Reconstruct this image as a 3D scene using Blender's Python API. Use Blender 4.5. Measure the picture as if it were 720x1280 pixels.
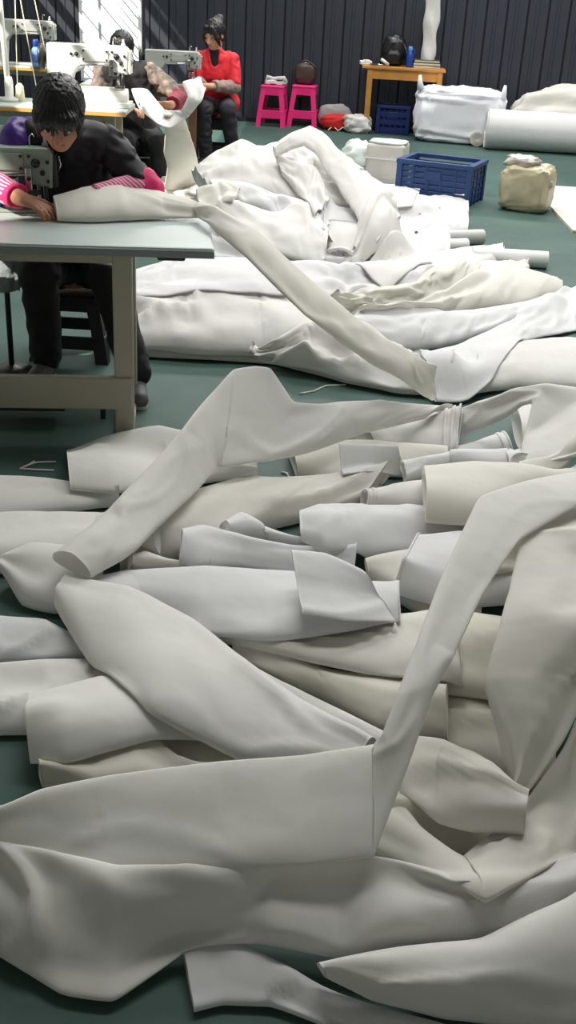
import bpy, bmesh, math, random
import numpy as np
from mathutils import Matrix, Vector

for _o in list(bpy.data.objects):
    bpy.data.objects.remove(_o)
SC = bpy.context.scene
COL = SC.collection

# ------------------------------------------------------------------ camera
FPX, PITCH, ROLL, CAMH = 1340.0, 0.4584, 0.0558, 1.60
_fw = np.array([0, math.cos(PITCH), -math.sin(PITCH)])
_r0 = np.array([1.0, 0, 0])
_u0 = np.cross(_r0, _fw)
_r = math.cos(ROLL) * _r0 + math.sin(ROLL) * _u0
_u = -math.sin(ROLL) * _r0 + math.cos(ROLL) * _u0
CAM = np.array([0, 0, CAMH])
cd = bpy.data.cameras.new('camera')
cam = bpy.data.objects.new('camera', cd)
COL.objects.link(cam)
cd.sensor_fit = 'VERTICAL'
cd.sensor_height = 36.0
cd.lens = FPX / 1280.0 * 36.0
cd.clip_start = 0.05
cam.matrix_world = Matrix(((_r[0], _u[0], -_fw[0], 0), (_r[1], _u[1], -_fw[1], 0), (_r[2], _u[2], -_fw[2], CAMH), (0, 0, 0, 1)))
SC.camera = cam

# ------------------------------------------------------------------ light
SC.view_settings.view_transform = 'Standard'
SC.view_settings.look = 'None'
SC.view_settings.gamma = 1.0
SC.view_settings.use_curve_mapping = False
SC.view_settings.exposure = -0.16
try:
    SC.cycles.use_denoising = True
    SC.cycles.max_bounces = 8
    SC.cycles.sample_clamp_indirect = 6.0
except Exception:
    pass

W = bpy.data.worlds.new('daylight')
SC.world = W
W.use_nodes = True
W.node_tree.nodes['Background'].inputs[0].default_value = (1.0, 0.96, 0.88, 1)
W.node_tree.nodes['Background'].inputs[1].default_value = 0.3

def area_light(name, loc, size, energy, color, aim):
    l = bpy.data.lights.new(name, 'AREA')
    l.shape = 'RECTANGLE'; l.size, l.size_y = size; l.energy = energy; l.color = color
    o = bpy.data.objects.new(name, l); COL.objects.link(o)
    o.location = loc
    o.rotation_euler = (Vector(aim) - Vector(loc)).to_track_quat('-Z', 'Y').to_euler()
    return o

SUN_DIR = Vector((1.0, 0.90, -1.12)).normalized()
sl = bpy.data.lights.new('sun', 'SUN')
sl.energy = 10.0; sl.angle = math.radians(0.6); sl.color = (1.0, 0.94, 0.84)
sun = bpy.data.objects.new('sun', sl); COL.objects.link(sun)
sun.location = (-8, 4, 10)
sun.rotation_euler = SUN_DIR.to_track_quat('-Z', 'Y').to_euler()
# added area lamps for daylight from above; the ceiling has no openings
area_light('overhead_far', (1.0, 9.3, 5.85), (6.0, 2.0), 420, (1.0, 0.99, 0.97), (1.0, 8.9, 0))
area_light('overhead_mid', (0.8, 5.4, 5.85), (5.0, 1.4), 240, (1.0, 0.985, 0.96), (0.8, 5.0, 0))
# added area lamp for light from high at the back; wall closed there
area_light('high_back', (1.6, 13.55, 5.1), (7.0, 0.9), 520, (1.0, 0.99, 0.97), (0.6, 4.5, 0))

# ------------------------------------------------------------------ geometry of the view (pixels of the 720x1280 photograph -> metres)
def _ray(x, y):
    return _fw + _r * ((x - 360.0) / FPX) - _u * ((y - 640.0) / FPX)
def onz(x, y, z=0.0):
    d = _ray(x, y); return CAM + d * ((z - CAMH) / d[2])
def ony(x, y, Y):
    d = _ray(x, y); return CAM + d * (Y / d[1])

# ------------------------------------------------------------------ materials
def lin(c):
    return tuple(((v / 255.0) / 12.92 if v / 255.0 <= 0.04045 else ((v / 255.0 + 0.055) / 1.055) ** 2.4) for v in c)
MATS = {}
def mat(name, rgb, rough=0.6, metal=0.0, noise=0.0, nscale=6.0, bump=0.0, bscale=40.0, spec=0.5, emit=0.0, alpha=1.0, trans=0.0, attr=None, sheen=0.0):
    if name in MATS: return MATS[name]
    m = bpy.data.materials.new(name); m.use_nodes = True
    nt = m.node_tree; b = nt.nodes['Principled BSDF']
    c = lin(rgb)
    b.inputs['Base Color'].default_value = (*c, 1)
    b.inputs['Roughness'].default_value = rough
    b.inputs['Metallic'].default_value = metal
    b.inputs['Specular IOR Level'].default_value = spec
    if alpha < 1: b.inputs['Alpha'].default_value = alpha
    if trans: b.inputs['Transmission Weight'].default_value = trans
    if sheen: b.inputs['Sheen Weight'].default_value = sheen
    if emit:
        b.inputs['Emission Color'].default_value = (*c, 1); b.inputs['Emission Strength'].default_value = emit
    tc = nt.nodes.new('ShaderNodeTexCoord')
    if attr:
        a = nt.nodes.new('ShaderNodeAttribute'); a.attribute_name = attr
        nt.links.new(a.outputs['Color'], b.inputs['Base Color'])
    elif noise:
        n = nt.nodes.new('ShaderNodeTexNoise'); n.inputs['Scale'].default_value = nscale; n.inputs['Detail'].default_value = 4
        nt.links.new(tc.outputs['Object'], n.inputs['Vector'])
        r = nt.nodes.new('ShaderNodeValToRGB')
        r.color_ramp.elements[0].position = 0.3; r.color_ramp.elements[1].position = 0.72
        r.color_ramp.elements[0].color = (*[v * (1 - noise) for v in c], 1)
        r.color_ramp.elements[1].color = (*[min(1, v * (1 + noise)) for v in c], 1)
        nt.links.new(n.outputs['Fac'], r.inputs['Fac']); nt.links.new(r.outputs['Color'], b.inputs['Base Color'])
    if bump:
        n2 = nt.nodes.new('ShaderNodeTexNoise'); n2.inputs['Scale'].default_value = bscale; n2.inputs['Detail'].default_value = 5
        nt.links.new(tc.outputs['Object'], n2.inputs['Vector'])
        bp = nt.nodes.new('ShaderNodeBump'); bp.inputs['Strength'].default_value = bump; bp.inputs['Distance'].default_value = 0.01
        nt.links.new(n2.outputs['Fac'], bp.inputs['Height']); nt.links.new(bp.outputs['Normal'], b.inputs['Normal'])
    MATS[name] = m
    return m

def stripes_mat(name, ca, cb, scale, rough=0.8, direction='Z', noise=2.0):
    m = bpy.data.materials.new(name); m.use_nodes = True
    nt = m.node_tree; b = nt.nodes['Principled BSDF']; b.inputs['Roughness'].default_value = rough
    tc = nt.nodes.new('ShaderNodeTexCoord'); w = nt.nodes.new('ShaderNodeTexWave')
    w.bands_direction = direction; w.inputs['Scale'].default_value = scale; w.inputs['Distortion'].default_value = noise
    nt.links.new(tc.outputs['Object'], w.inputs['Vector'])
    r = nt.nodes.new('ShaderNodeValToRGB'); r.color_ramp.interpolation = 'CONSTANT'
    r.color_ramp.elements[0].color = (*lin(ca), 1); r.color_ramp.elements[1].color = (*lin(cb), 1); r.color_ramp.elements[1].position = 0.55
    nt.links.new(w.outputs['Fac'], r.inputs['Fac']); nt.links.new(r.outputs['Color'], b.inputs['Base Color'])
    MATS[name] = m
    return m

def felt(name, rgb, warm):
    """needle-felt filter cloth: matt, slightly mottled, fine weave and soft creases"""
    m = bpy.data.materials.new(name); m.use_nodes = True
    nt = m.node_tree; b = nt.nodes['Principled BSDF']
    b.inputs['Roughness'].default_value = 0.78; b.inputs['Specular IOR Level'].default_value = 0.25
    b.inputs['Sheen Weight'].default_value = 0.08
    tc = nt.nodes.new('ShaderNodeTexCoord')
    n = nt.nodes.new('ShaderNodeTexNoise'); n.inputs['Scale'].default_value = 3.2; n.inputs['Detail'].default_value = 3
    nt.links.new(tc.outputs['Object'], n.inputs['Vector'])
    r = nt.nodes.new('ShaderNodeValToRGB'); r.color_ramp.elements[0].position = 0.35; r.color_ramp.elements[1].position = 0.7
    c = lin(rgb)
    r.color_ramp.elements[0].color = (c[0], c[1], c[2] * (1 - warm), 1); r.color_ramp.elements[1].color = (*c, 1)
    nt.links.new(n.outputs['Fac'], r.inputs['Fac']); nt.links.new(r.outputs['Color'], b.inputs['Base Color'])
    # soft creases + fibre grain
    n1 = nt.nodes.new('ShaderNodeTexNoise'); n1.inputs['Scale'].default_value = 9; n1.inputs['Detail'].default_value = 2; n1.inputs['Distortion'].default_value = 0.15
    n2 = nt.nodes.new('ShaderNodeTexNoise'); n2.inputs['Scale'].default_value = 420; n2.inputs['Detail'].default_value = 1
    nt.links.new(tc.outputs['Object'], n1.inputs['Vector']); nt.links.new(tc.outputs['Object'], n2.inputs['Vector'])
    mx = nt.nodes.new('ShaderNodeMath'); mx.operation = 'MULTIPLY_ADD'; mx.inputs[1].default_value = 0.03
    nt.links.new(n2.outputs['Fac'], mx.inputs[0]); nt.links.new(n1.outputs['Fac'], mx.inputs[2])
    bp = nt.nodes.new('ShaderNodeBump'); bp.inputs['Strength'].default_value = 0.22; bp.inputs['Distance'].default_value = 0.02
    nt.links.new(mx.outputs[0], bp.inputs['Height']); nt.links.new(bp.outputs['Normal'], b.inputs['Normal'])
    tl = nt.nodes.new('ShaderNodeBsdfTranslucent'); nt.links.new(r.outputs['Color'], tl.inputs['Color']); nt.links.new(bp.outputs['Normal'], tl.inputs['Normal'])
    ms = nt.nodes.new('ShaderNodeMixShader'); ms.inputs[0].default_value = 0.22
    out = nt.nodes['Material Output']
    nt.links.new(b.outputs[0], ms.inputs[1]); nt.links.new(tl.outputs[0], ms.inputs[2]); nt.links.new(ms.outputs[0], out.inputs['Surface'])
    MATS[name] = m
    return m

# ------------------------------------------------------------------ objects
def setp(o, label=None, cat=None, group=None, kind=None):
    if label: o['label'] = label
    if cat: o['category'] = cat
    if group: o['group'] = group
    if kind: o['kind'] = kind
    return o
def mesh_obj(name, verts, faces, m, parent=None, smooth=False):
    me = bpy.data.meshes.new(name)
    me.from_pydata([tuple(map(float, v)) for v in verts], [], [tuple(map(int, f)) for f in faces]); me.update()
    return link(name, me, m, parent, smooth)
def link(name, me, m, parent=None, smooth=False):
    o = bpy.data.objects.new(name, me); COL.objects.link(o)
    if m is not None and not me.materials: me.materials.append(MATS[m] if isinstance(m, str) else m)
    if smooth:
        me.polygons.foreach_set('use_smooth', [True] * len(me.polygons))
    if parent is not None:
        o.parent = parent
    return o
def bm_obj(name, bm, m, parent=None, smooth=False):
    me = bpy.data.meshes.new(name)
    bmesh.ops.recalc_face_normals(bm, faces=bm.faces)
    bm.to_mesh(me); bm.free()
    return link(name, me, m, parent, smooth)
def empty(name, loc=(0, 0, 0), rz=0.0, label=None, cat=None, group=None):
    o = bpy.data.objects.new(name, None); COL.objects.link(o)
    o.empty_display_size = 0.1
    o.location = loc; o.rotation_euler = (0, 0, rz)
    return setp(o, label, cat, group)
def add_box(bm, lo, hi, bev=0.0, M=None):
    lo = Vector(lo); hi = Vector(hi)
    r = bmesh.ops.create_cube(bm, size=1.0)
    vs = r['verts']
    bmesh.ops.scale(bm, vec=hi - lo, verts=vs); bmesh.ops.translate(bm, vec=(lo + hi) / 2, verts=vs)
    if bev:
        es = list({e for v in vs for e in v.link_edges})
        rr = bmesh.ops.bevel(bm, geom=es, offset=bev, segments=2, affect='EDGES', profile=0.5)
        vs = list({v for f in rr['faces'] for v in f.verts} | {v for v in vs if v.is_valid})
    if M is not None: bmesh.ops.transform(bm, matrix=M, verts=vs)
    return vs
def box(name, lo, hi, m, parent=None, bev=0.0, M=None):
    bm = bmesh.new(); add_box(bm, lo, hi, bev, M)
    return bm_obj(name, bm, m, parent)
def frame_for(d):
    d = Vector(d).normalized()
    up = Vector((0, 0, 1)) if abs(d.z) < 0.95 else Vector((1, 0, 0))
    a = d.cross(up).normalized(); return a, d.cross(a).normalized()
def add_tube(bm, pts, rad, n=10, cap=True):
    pts = [Vector(p) for p in pts]
    rad = rad if hasattr(rad, '__len__') else [rad] * len(pts)
    rings = []; a = None
    for i, p in enumerate(pts):
        d = (pts[min(i + 1, len(pts) - 1)] - pts[max(i - 1, 0)]).normalized()
        if a is None: a, b = frame_for(d)
        else:
            a = (a - d * a.dot(d)).normalized(); b = d.cross(a)
        rings.append([bm.verts.new(p + (a * math.cos(2 * math.pi * k / n) + b * math.sin(2 * math.pi * k / n)) * rad[i]) for k in range(n)])
    for i in range(len(rings) - 1):
        for k in range(n):
            bm.faces.new((rings[i][k], rings[i][(k + 1) % n], rings[i + 1][(k + 1) % n], rings[i + 1][k]))
    if cap:
        bm.faces.new(rings[0][::-1]); bm.faces.new(rings[-1])
def tube(name, pts, rad, m, parent=None, n=10, smooth=True, cap=True):
    bm = bmesh.new(); add_tube(bm, pts, rad, n, cap)
    return bm_obj(name, bm, m, parent, smooth)
def lathe(name, prof, m, parent=None, n=20, M=None, smooth=True):
    bm = bmesh.new(); rings = []
    for r, z in prof:
        rings.append([bm.verts.new((r * math.cos(2 * math.pi * k / n), r * math.sin(2 * math.pi * k / n), z)) for k in range(n)])
    for i in range(len(rings) - 1):
        for k in range(n): bm.faces.new((rings[i][k], rings[i][(k + 1) % n], rings[i + 1][(k + 1) % n], rings[i + 1][k]))
    if prof[0][0] > 1e-4: bm.faces.new(rings[0][::-1])
    if prof[-1][0] > 1e-4: bm.faces.new(rings[-1])
    bmesh.ops.remove_doubles(bm, verts=bm.verts, dist=1e-5)
    if M is not None: bmesh.ops.transform(bm, matrix=M, verts=bm.verts)
    return bm_obj(name, bm, m, parent, smooth)
def prism(name, poly, y0, y1, m, parent=None, bev=0.0, axis='y'):
    """polygon in (x, z) extruded along y (or in (x, y) along z)"""
    bm = bmesh.new()
    f = (lambda p, t: (p[0], t, p[1])) if axis == 'y' else (lambda p, t: (p[0], p[1], t))
    a = [bm.verts.new(f(p, y0)) for p in poly]; b = [bm.verts.new(f(p, y1)) for p in poly]
    n = len(poly)
    bm.faces.new(a[::-1]); bm.faces.new(b)
    for i in range(n): bm.faces.new((a[i], a[(i + 1) % n], b[(i + 1) % n], b[i]))
    bmesh.ops.recalc_face_normals(bm, faces=bm.faces)
    if bev: bmesh.ops.bevel(bm, geom=list(bm.edges), offset=bev, segments=2, affect='EDGES', profile=0.5)
    return bm_obj(name, bm, m, parent)

# ------------------------------------------------------------------ smooth noise
def vnoise(x, y, seed=0):
    """2-d value noise, vectorised, range -1..1"""
    x = np.asarray(x, float); y = np.asarray(y, float)
    xi = np.floor(x).astype(np.int64); yi = np.floor(y).astype(np.int64)
    fx = x - xi; fy = y - yi
    fx = fx * fx * (3 - 2 * fx); fy = fy * fy * (3 - 2 * fy)
    def h(a, b):
        v = (a * 374761393 + b * 668265263 + seed * 974634777) & 0xFFFFFFFF
        v = ((v ^ (v >> 13)) * 1274126177) & 0xFFFFFFFF
        return ((v ^ (v >> 16)) & 0xFFFF) / 32767.5 - 1.0
    return (h(xi, yi) * (1 - fx) + h(xi + 1, yi) * fx) * (1 - fy) + (h(xi, yi + 1) * (1 - fx) + h(xi + 1, yi + 1) * fx) * fy

def facet(x, y, seed=0):
    """crumple noise: random heights on a triangular lattice joined by flat facets, range -1..1"""
    x = np.asarray(x, float); y = np.asarray(y, float)
    s = (x + y) * 0.3660254; x = x + s; y = y + s
    xi = np.floor(x).astype(np.int64); yi = np.floor(y).astype(np.int64); fx = x - xi; fy = y - yi
    def h(a, b):
        v = (a * 374761393 + b * 668265263 + seed * 974634777) & 0xFFFFFFFF
        v = ((v ^ (v >> 13)) * 1274126177) & 0xFFFFFFFF
        return ((v ^ (v >> 16)) & 0xFFFF) / 32767.5 - 1.0
    h00, h10, h01, h11 = h(xi, yi), h(xi + 1, yi), h(xi, yi + 1), h(xi + 1, yi + 1)
    return np.where(fx > fy, h00 + (h10 - h00) * fx + (h11 - h10) * fy, h00 + (h11 - h01) * fx + (h01 - h00) * fy)

# ------------------------------------------------------------------ signed-distance bodies
class SDF:
    def __init__(s): s.p = []
    def cap(s, a, b, ra, rb, k=0.02): s.p.append(('c', np.array(a, float), np.array(b, float), ra, rb, k)); return s
    def ell(s, c, R, rad, k=0.02): s.p.append(('e', np.array(c, float), np.array(R, float), np.array(rad, float), 0, k)); return s
    def sub(s, c, R, rad, k=0.01): s.p.append(('s', np.array(c, float), np.array(R, float), np.array(rad, float), 0, k)); return s
    def cut(s, p, n, k=0.004): s.p.append(('h', np.array(p, float), np.array(n, float) / np.linalg.norm(n), 0, 0, k)); return s
    def mesh(s, vox, wob=None):
        lo = np.full(3, 1e9); hi = -lo
        for q in s.p:
            if q[0] == 'c':
                r = max(q[3], q[4]); lo = np.minimum(lo, np.minimum(q[1], q[2]) - r); hi = np.maximum(hi, np.maximum(q[1], q[2]) + r)
            elif q[0] == 'e':
                r = q[3].max(); lo = np.minimum(lo, q[1] - r); hi = np.maximum(hi, q[1] + r)
        lo = lo - 4 * vox; hi = hi + 4 * vox
        n = np.ceil((hi - lo) / vox).astype(int) + 1
        D = np.full(n, 0.3, np.float32)
        ax = [lo[i] + vox * np.arange(n[i]) for i in range(3)]
        for q in s.p:
            if q[0] == 'h':
                d = (ax[0][:, None, None] - q[1][0]) * q[2][0] + (ax[1][None, :, None] - q[1][1]) * q[2][1] + (ax[2][None, None, :] - q[1][2]) * q[2][2]
                D = np.maximum(D, d.astype(np.float32)); continue
            k = q[5]
            if q[0] == 'c':
                r = max(q[3], q[4]) + k + 3 * vox + 0.03; l = np.minimum(q[1], q[2]) - r; h = np.maximum(q[1], q[2]) + r
            else:
                r = q[3].max() + k + 3 * vox + 0.03; l = q[1] - r; h = q[1] + r
            i0 = np.clip(((l - lo) / vox).astype(int), 0, n - 1); i1 = np.clip(((h - lo) / vox).astype(int) + 1, 1, n)
            X = ax[0][i0[0]:i1[0]][:, None, None]; Y = ax[1][i0[1]:i1[1]][None, :, None]; Z = ax[2][i0[2]:i1[2]][None, None, :]
            if q[0] == 'c':
                a, b = q[1], q[2]; ba = b - a; L = max(ba @ ba, 1e-9)
                t = np.clip(((X - a[0]) * ba[0] + (Y - a[1]) * ba[1] + (Z - a[2]) * ba[2]) / L, 0, 1)
                d = np.sqrt((X - a[0] - t * ba[0]) ** 2 + (Y - a[1] - t * ba[1]) ** 2 + (Z - a[2] - t * ba[2]) ** 2) - (q[3] + (q[4] - q[3]) * t)
            else:
                R = q[2]; x, y, z = X - q[1][0], Y - q[1][1], Z - q[1][2]
                e = [(x * R[i][0] + y * R[i][1] + z * R[i][2]) / q[3][i] for i in range(3)]
                k0 = np.sqrt(e[0] ** 2 + e[1] ** 2 + e[2] ** 2) + 1e-9
                k1 = np.sqrt(sum((e[i] / q[3][i]) ** 2 for i in range(3))) + 1e-9
                d = k0 * (k0 - 1) / k1
            S = D[i0[0]:i1[0], i0[1]:i1[1], i0[2]:i1[2]]
            if q[0] == 's':
                d = -d; hh = np.clip(0.5 - 0.5 * (S - d) / k, 0, 1); out = S * (1 - hh) + d * hh + k * hh * (1 - hh)
            else:
                hh = np.clip(0.5 + 0.5 * (d - S) / k, 0, 1); out = d * (1 - hh) + S * hh - k * hh * (1 - hh)
            D[i0[0]:i1[0], i0[1]:i1[1], i0[2]:i1[2]] = out
        if wob is not None:
            near = np.abs(D) < 0.05
            I = np.argwhere(near); P = lo + I * vox
            D[near] += wob(P).astype(np.float32)
        return nets(D, lo, vox)
def nets(D, lo, vox):
    ins = D < 0
    c = np.zeros(np.array(D.shape) - 1, np.int8)
    for i in (0, 1):
        for j in (0, 1):
            for k in (0, 1):
                c += ins[i:D.shape[0] - 1 + i, j:D.shape[1] - 1 + j, k:D.shape[2] - 1 + k]
    act = (c > 0) & (c < 8)
    idx = np.full(c.shape, -1, np.int64); C = np.argwhere(act); idx[act] = np.arange(len(C))
    pos = np.zeros((len(C), 3)); cnt = np.zeros(len(C))
    cor = [(0, 0, 0), (1, 0, 0), (0, 1, 0), (1, 1, 0), (0, 0, 1), (1, 0, 1), (0, 1, 1), (1, 1, 1)]
    for a in range(8):
        for b in range(a + 1, 8):
            if sum(abs(cor[a][i] - cor[b][i]) for i in range(3)) != 1: continue
            da = D[C[:, 0] + cor[a][0], C[:, 1] + cor[a][1], C[:, 2] + cor[a][2]]
            db = D[C[:, 0] + cor[b][0], C[:, 1] + cor[b][1], C[:, 2] + cor[b][2]]
            m = (da < 0) != (db < 0)
            t = np.where(m, da / np.where(m, da - db, 1), 0)[:, None]
            p = np.array(cor[a]) + t * (np.array(cor[b]) - np.array(cor[a]))
            pos[m] += p[m]; cnt[m] += 1
    V = lo + (C + pos / np.maximum(cnt, 1)[:, None]) * vox
    F = []
    for axn in range(3):
        sh = np.array(D.shape); s0 = [slice(None)] * 3; s1 = [slice(None)] * 3
        s0[axn] = slice(0, sh[axn] - 1); s1[axn] = slice(1, sh[axn])
        A = ins[tuple(s0)]; B = ins[tuple(s1)]
        E = np.argwhere(A != B); o1, o2 = [(1, 2), (2, 0), (0, 1)][axn]
        ok = (E[:, o1] > 0) & (E[:, o2] > 0) & (E[:, o1] < sh[o1] - 1) & (E[:, o2] < sh[o2] - 1); E = E[ok]
        def cell(d1, d2):
            q = E.copy(); q[:, o1] -= d1; q[:, o2] -= d2; return idx[q[:, 0], q[:, 1], q[:, 2]]
        q = np.stack([cell(1, 1), cell(0, 1), cell(0, 0), cell(1, 0)], 1)
        fl = ~A[E[:, 0], E[:, 1], E[:, 2]]
        q[fl] = q[fl][:, ::-1]
        F.append(q)
    F = np.concatenate(F)
    return V, F
def np_obj(name, V, F, m, parent=None, smooth=True, cols=None):
    me = bpy.data.meshes.new(name)
    me.vertices.add(len(V)); me.vertices.foreach_set('co', np.asarray(V, np.float32).ravel())
    k = F.shape[1]
    me.loops.add(len(F) * k); me.loops.foreach_set('vertex_index', np.asarray(F, np.int32).ravel())
    me.polygons.add(len(F)); me.polygons.foreach_set('loop_start', np.arange(0, len(F) * k, k, dtype=np.int32))
    try: me.polygons.foreach_set('loop_total', np.full(len(F), k, np.int32))
    except Exception: pass
    me.update(calc_edges=True); me.validate()
    if cols is not None:
        a = me.color_attributes.new('col', 'FLOAT_COLOR', 'POINT')
        a.data.foreach_set('color', np.concatenate([cols, np.ones((len(cols), 1))], 1).astype(np.float32).ravel())
    return link(name, me, m, parent, smooth)

# ------------------------------------------------------------------ surface materials
def floor_mat():
    m = bpy.data.materials.new('painted_concrete'); m.use_nodes = True
    nt = m.node_tree; b = nt.nodes['Principled BSDF']; b.inputs['Roughness'].default_value = 0.42
    b.inputs['Specular IOR Level'].default_value = 0.2
    tc = nt.nodes.new('ShaderNodeTexCoord')
    n = nt.nodes.new('ShaderNodeTexNoise'); n.inputs['Scale'].default_value = 1.3; n.inputs['Detail'].default_value = 6
    nt.links.new(tc.outputs['Object'], n.inputs['Vector'])
    r = nt.nodes.new('ShaderNodeValToRGB'); r.color_ramp.elements[0].position = 0.3; r.color_ramp.elements[1].position = 0.75
    r.color_ramp.elements[0].color = (*lin((58, 81, 76)), 1); r.color_ramp.elements[1].color = (*lin((76, 101, 94)), 1)
    nt.links.new(n.outputs['Fac'], r.inputs['Fac']); nt.links.new(r.outputs['Color'], b.inputs['Base Color'])
    n2 = nt.nodes.new('ShaderNodeTexNoise'); n2.inputs['Scale'].default_value = 7; n2.inputs['Detail'].default_value = 6
    nt.links.new(tc.outputs['Object'], n2.inputs['Vector'])
    mr = nt.nodes.new('ShaderNodeMapRange'); mr.inputs[3].default_value = 0.48; mr.inputs[4].default_value = 0.68
    nt.links.new(n2.outputs['Fac'], mr.inputs[0]); nt.links.new(mr.outputs[0], b.inputs['Roughness'])
    MATS['floor'] = m
floor_mat()
mat('wall_panel', (44, 49, 60), 0.55, noise=0.12, nscale=1.5)
mat('wall_groove', (16, 18, 22), 0.8)
mat('plaster', (178, 178, 172), 0.85, noise=0.05)
mat('ceiling', (150, 152, 152), 0.9, noise=0.04)
mat('white_paint', (222, 224, 222), 0.5)
mat('grille', (200, 202, 202), 0.5)
mat('frosted_pane', (245, 248, 252), 0.4, emit=2.6)
mat('louvre', (120, 122, 122), 0.6)

# ------------------------------------------------------------------ the room
def struct(o):
    o['kind'] = 'structure'; return o
XL, XR, YF, ZC = -4.2, 6.5, -3.5, 6.0
struct(box('floor', (XL - 0.1, YF, -0.12), (XR, 16.2, 0.0), 'floor'))
struct(box('ceiling', (XL - 0.1, YF, ZC), (XR, 16.2, ZC + 0.1), 'ceiling'))
struct(box('wall_right', (XR, YF, 0), (XR + 0.1, 16.2, ZC), 'plaster'))
# wall behind the camera, unseen; gateway opening added to let in frontal fill light
wf = struct(box('wall_front', (XL, YF - 0.1, 4.2), (XR, YF, ZC), 'plaster'))
box('pier', (XL, YF - 0.1, 0), (-1.6, YF, 4.2), 'plaster', wf)
box('pier', (3.6, YF - 0.1, 0), (XR, YF, 4.2), 'plaster', wf)
# left wall with high louvred windows; the low sun comes through them
wins = [(1.2, 2.0, 3.4, 4.45), (4.55, 6.6, 3.2, 4.95), (8.9, 14.4, 2.1, 3.9)]
wl = struct(box('wall_left', (XL - 0.1, YF, 0), (XL, 16.2, 2.1), 'plaster'))
box('wall_band', (XL - 0.1, YF, 4.95), (XL, 16.2, ZC), 'plaster', wl)
ys = [YF] + [v for w in wins for v in w[:2]] + [16.2]
for k in range(0, len(ys), 2):
    box('wall_pier', (XL - 0.1, ys[k], 2.1), (XL, ys[k + 1], 4.95), 'plaster', wl)
for (y0, y1, z0, z1) in wins:
    if z0 > 2.1: box('wall_sill', (XL - 0.1, y0, 2.1), (XL, y1, z0), 'plaster', wl)
    if z1 < 4.95: box('wall_lintel', (XL - 0.1, y0, z1), (XL, y1, 4.95), 'plaster', wl)
slat_me = None
for k in range(5):   # horizontal bars of the far high window draw the light streaks on the panel wall
    z = 2.1 + (k + 0.8) * 0.34
    box('louvre', (XL - 0.07, 8.9, z - 0.07), (XL - 0.03, 14.4, z + 0.07), 'louvre', wl)
for k in range(3):
    z = 3.2 + (k + 1) * 0.44
    box('louvre', (XL - 0.07, 4.55, z - 0.03), (XL - 0.03, 6.6, z + 0.03), 'louvre', wl)

# back wall of upright dark sheet-metal panels
WY0, WSL = 14.26, -0.12           # y = WY0 + WSL * x
WANG = math.atan(WSL)
wdir = np.array([math.cos(WANG), math.sin(WANG), 0]); wnor = np.array([math.sin(WANG), -math.cos(WANG), 0])  # towards the camera
bm = bmesh.new(); add_box(bm, (-4.5, 0.0, 0), (6.8, 0.12, ZC))
wall = struct(bm_obj('wall_back', bm, 'wall_groove'))
wall.location = (0, WY0, 0); wall.rotation_euler = (0, 0, WANG)
PW = 0.24
prof = [(0.006, 0.0), (0.010, -0.014), (0.085, -0.014), (0.093, -0.024), (0.118, -0.024), (0.126, -0.014), (0.226, -0.014), (0.231, 0.0)]
pm = bpy.data.meshes.new('wall_panel')
pv = [(x, y, z) for z in (0.0, ZC) for x, y in prof]; n_ = len(prof)
pm.from_pydata(pv, [], [(i, i + 1, n_ + i + 1, n_ + i) for i in range(n_ - 1)] + [tuple(range(n_ - 1, -1, -1)), tuple(range(n_, 2 * n_))])
pm.materials.append(MATS['wall_panel']); pm.update()
for k in range(46):
    o = bpy.data.objects.new('wall_panel', pm); COL.objects.link(o); o.parent = wall
    o.location = (-4.45 + k * PW, 0, 0)
def onwall(x, y, off=0.0):
    d = _ray(x, y); p0 = np.array([0, WY0, 0]) + wnor * off
    return CAM + d * (((p0 - CAM) @ wnor) / (d @ wnor))
def wallx(p): return (np.asarray(p) - np.array([0, WY0, 0])) @ wdir
# tall bright window with a slanting grille, let into the panel wall
x0 = wallx(onwall(101, 30)); x1 = wallx(onwall(178, 30))
win = bpy.data.objects.new('window_1', None); COL.objects.link(win); struct(win)
win.location = (0, WY0, 0); win.rotation_euler = (0, 0, WANG)
zb, zt = 0.35, 2.4
box('pane', (x0 + 0.03, -0.035, zb + 0.03), (x1 - 0.03, -0.030, zt - 0.03), 'frosted_pane', win)
bm = bmesh.new()
for a, b in (((x0, -0.06, zb), (x0 + 0.04, -0.02, zt)), ((x1 - 0.04, -0.06, zb), (x1, -0.02, zt)), ((x0, -0.06, zb), (x1, -0.02, zb + 0.04)), ((x0, -0.06, zt - 0.04), (x1, -0.02, zt))): add_box(bm, a, b)
bm_obj('window_frame', bm, 'white_paint', win)
xm = x0 + (x1 - x0) * 0.33
box('mullion', (xm - 0.018, -0.056, zb), (xm + 0.018, -0.024, zt), 'grille', win)
dz = 0.115; wv = x1 - x0 - 0.08
k = 0
while zb - wv + k * dz < zt:
    za = zb + k * dz; p = [(x0 + 0.04, za), (x1 - 0.04, za - wv * 1.05)]
    # clip the slanting bar to the opening
    (ax_, az_), (bx_, bz_) = p
    if bz_ < zb: ax2 = ax_ + (az_ - zb) / (az_ - bz_) * (bx_ - ax_); bx_, bz_ = ax2, zb
    if az_ > zt: ax_ = ax_ + (az_ - zt) / (az_ - bz_) * (bx_ - ax_); az_ = zt
    if bx_ - ax_ > 0.03:
        tube('grille_bar', [(ax_, -0.045, az_), (bx_, -0.045, bz_)], 0.010, 'grille', win, 6)
    k += 1
struct(box('baseboard_back', (-4.4, -0.06, 0), (6.7, -0.026, 0.05), 'wall_groove')).parent = wall

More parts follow.
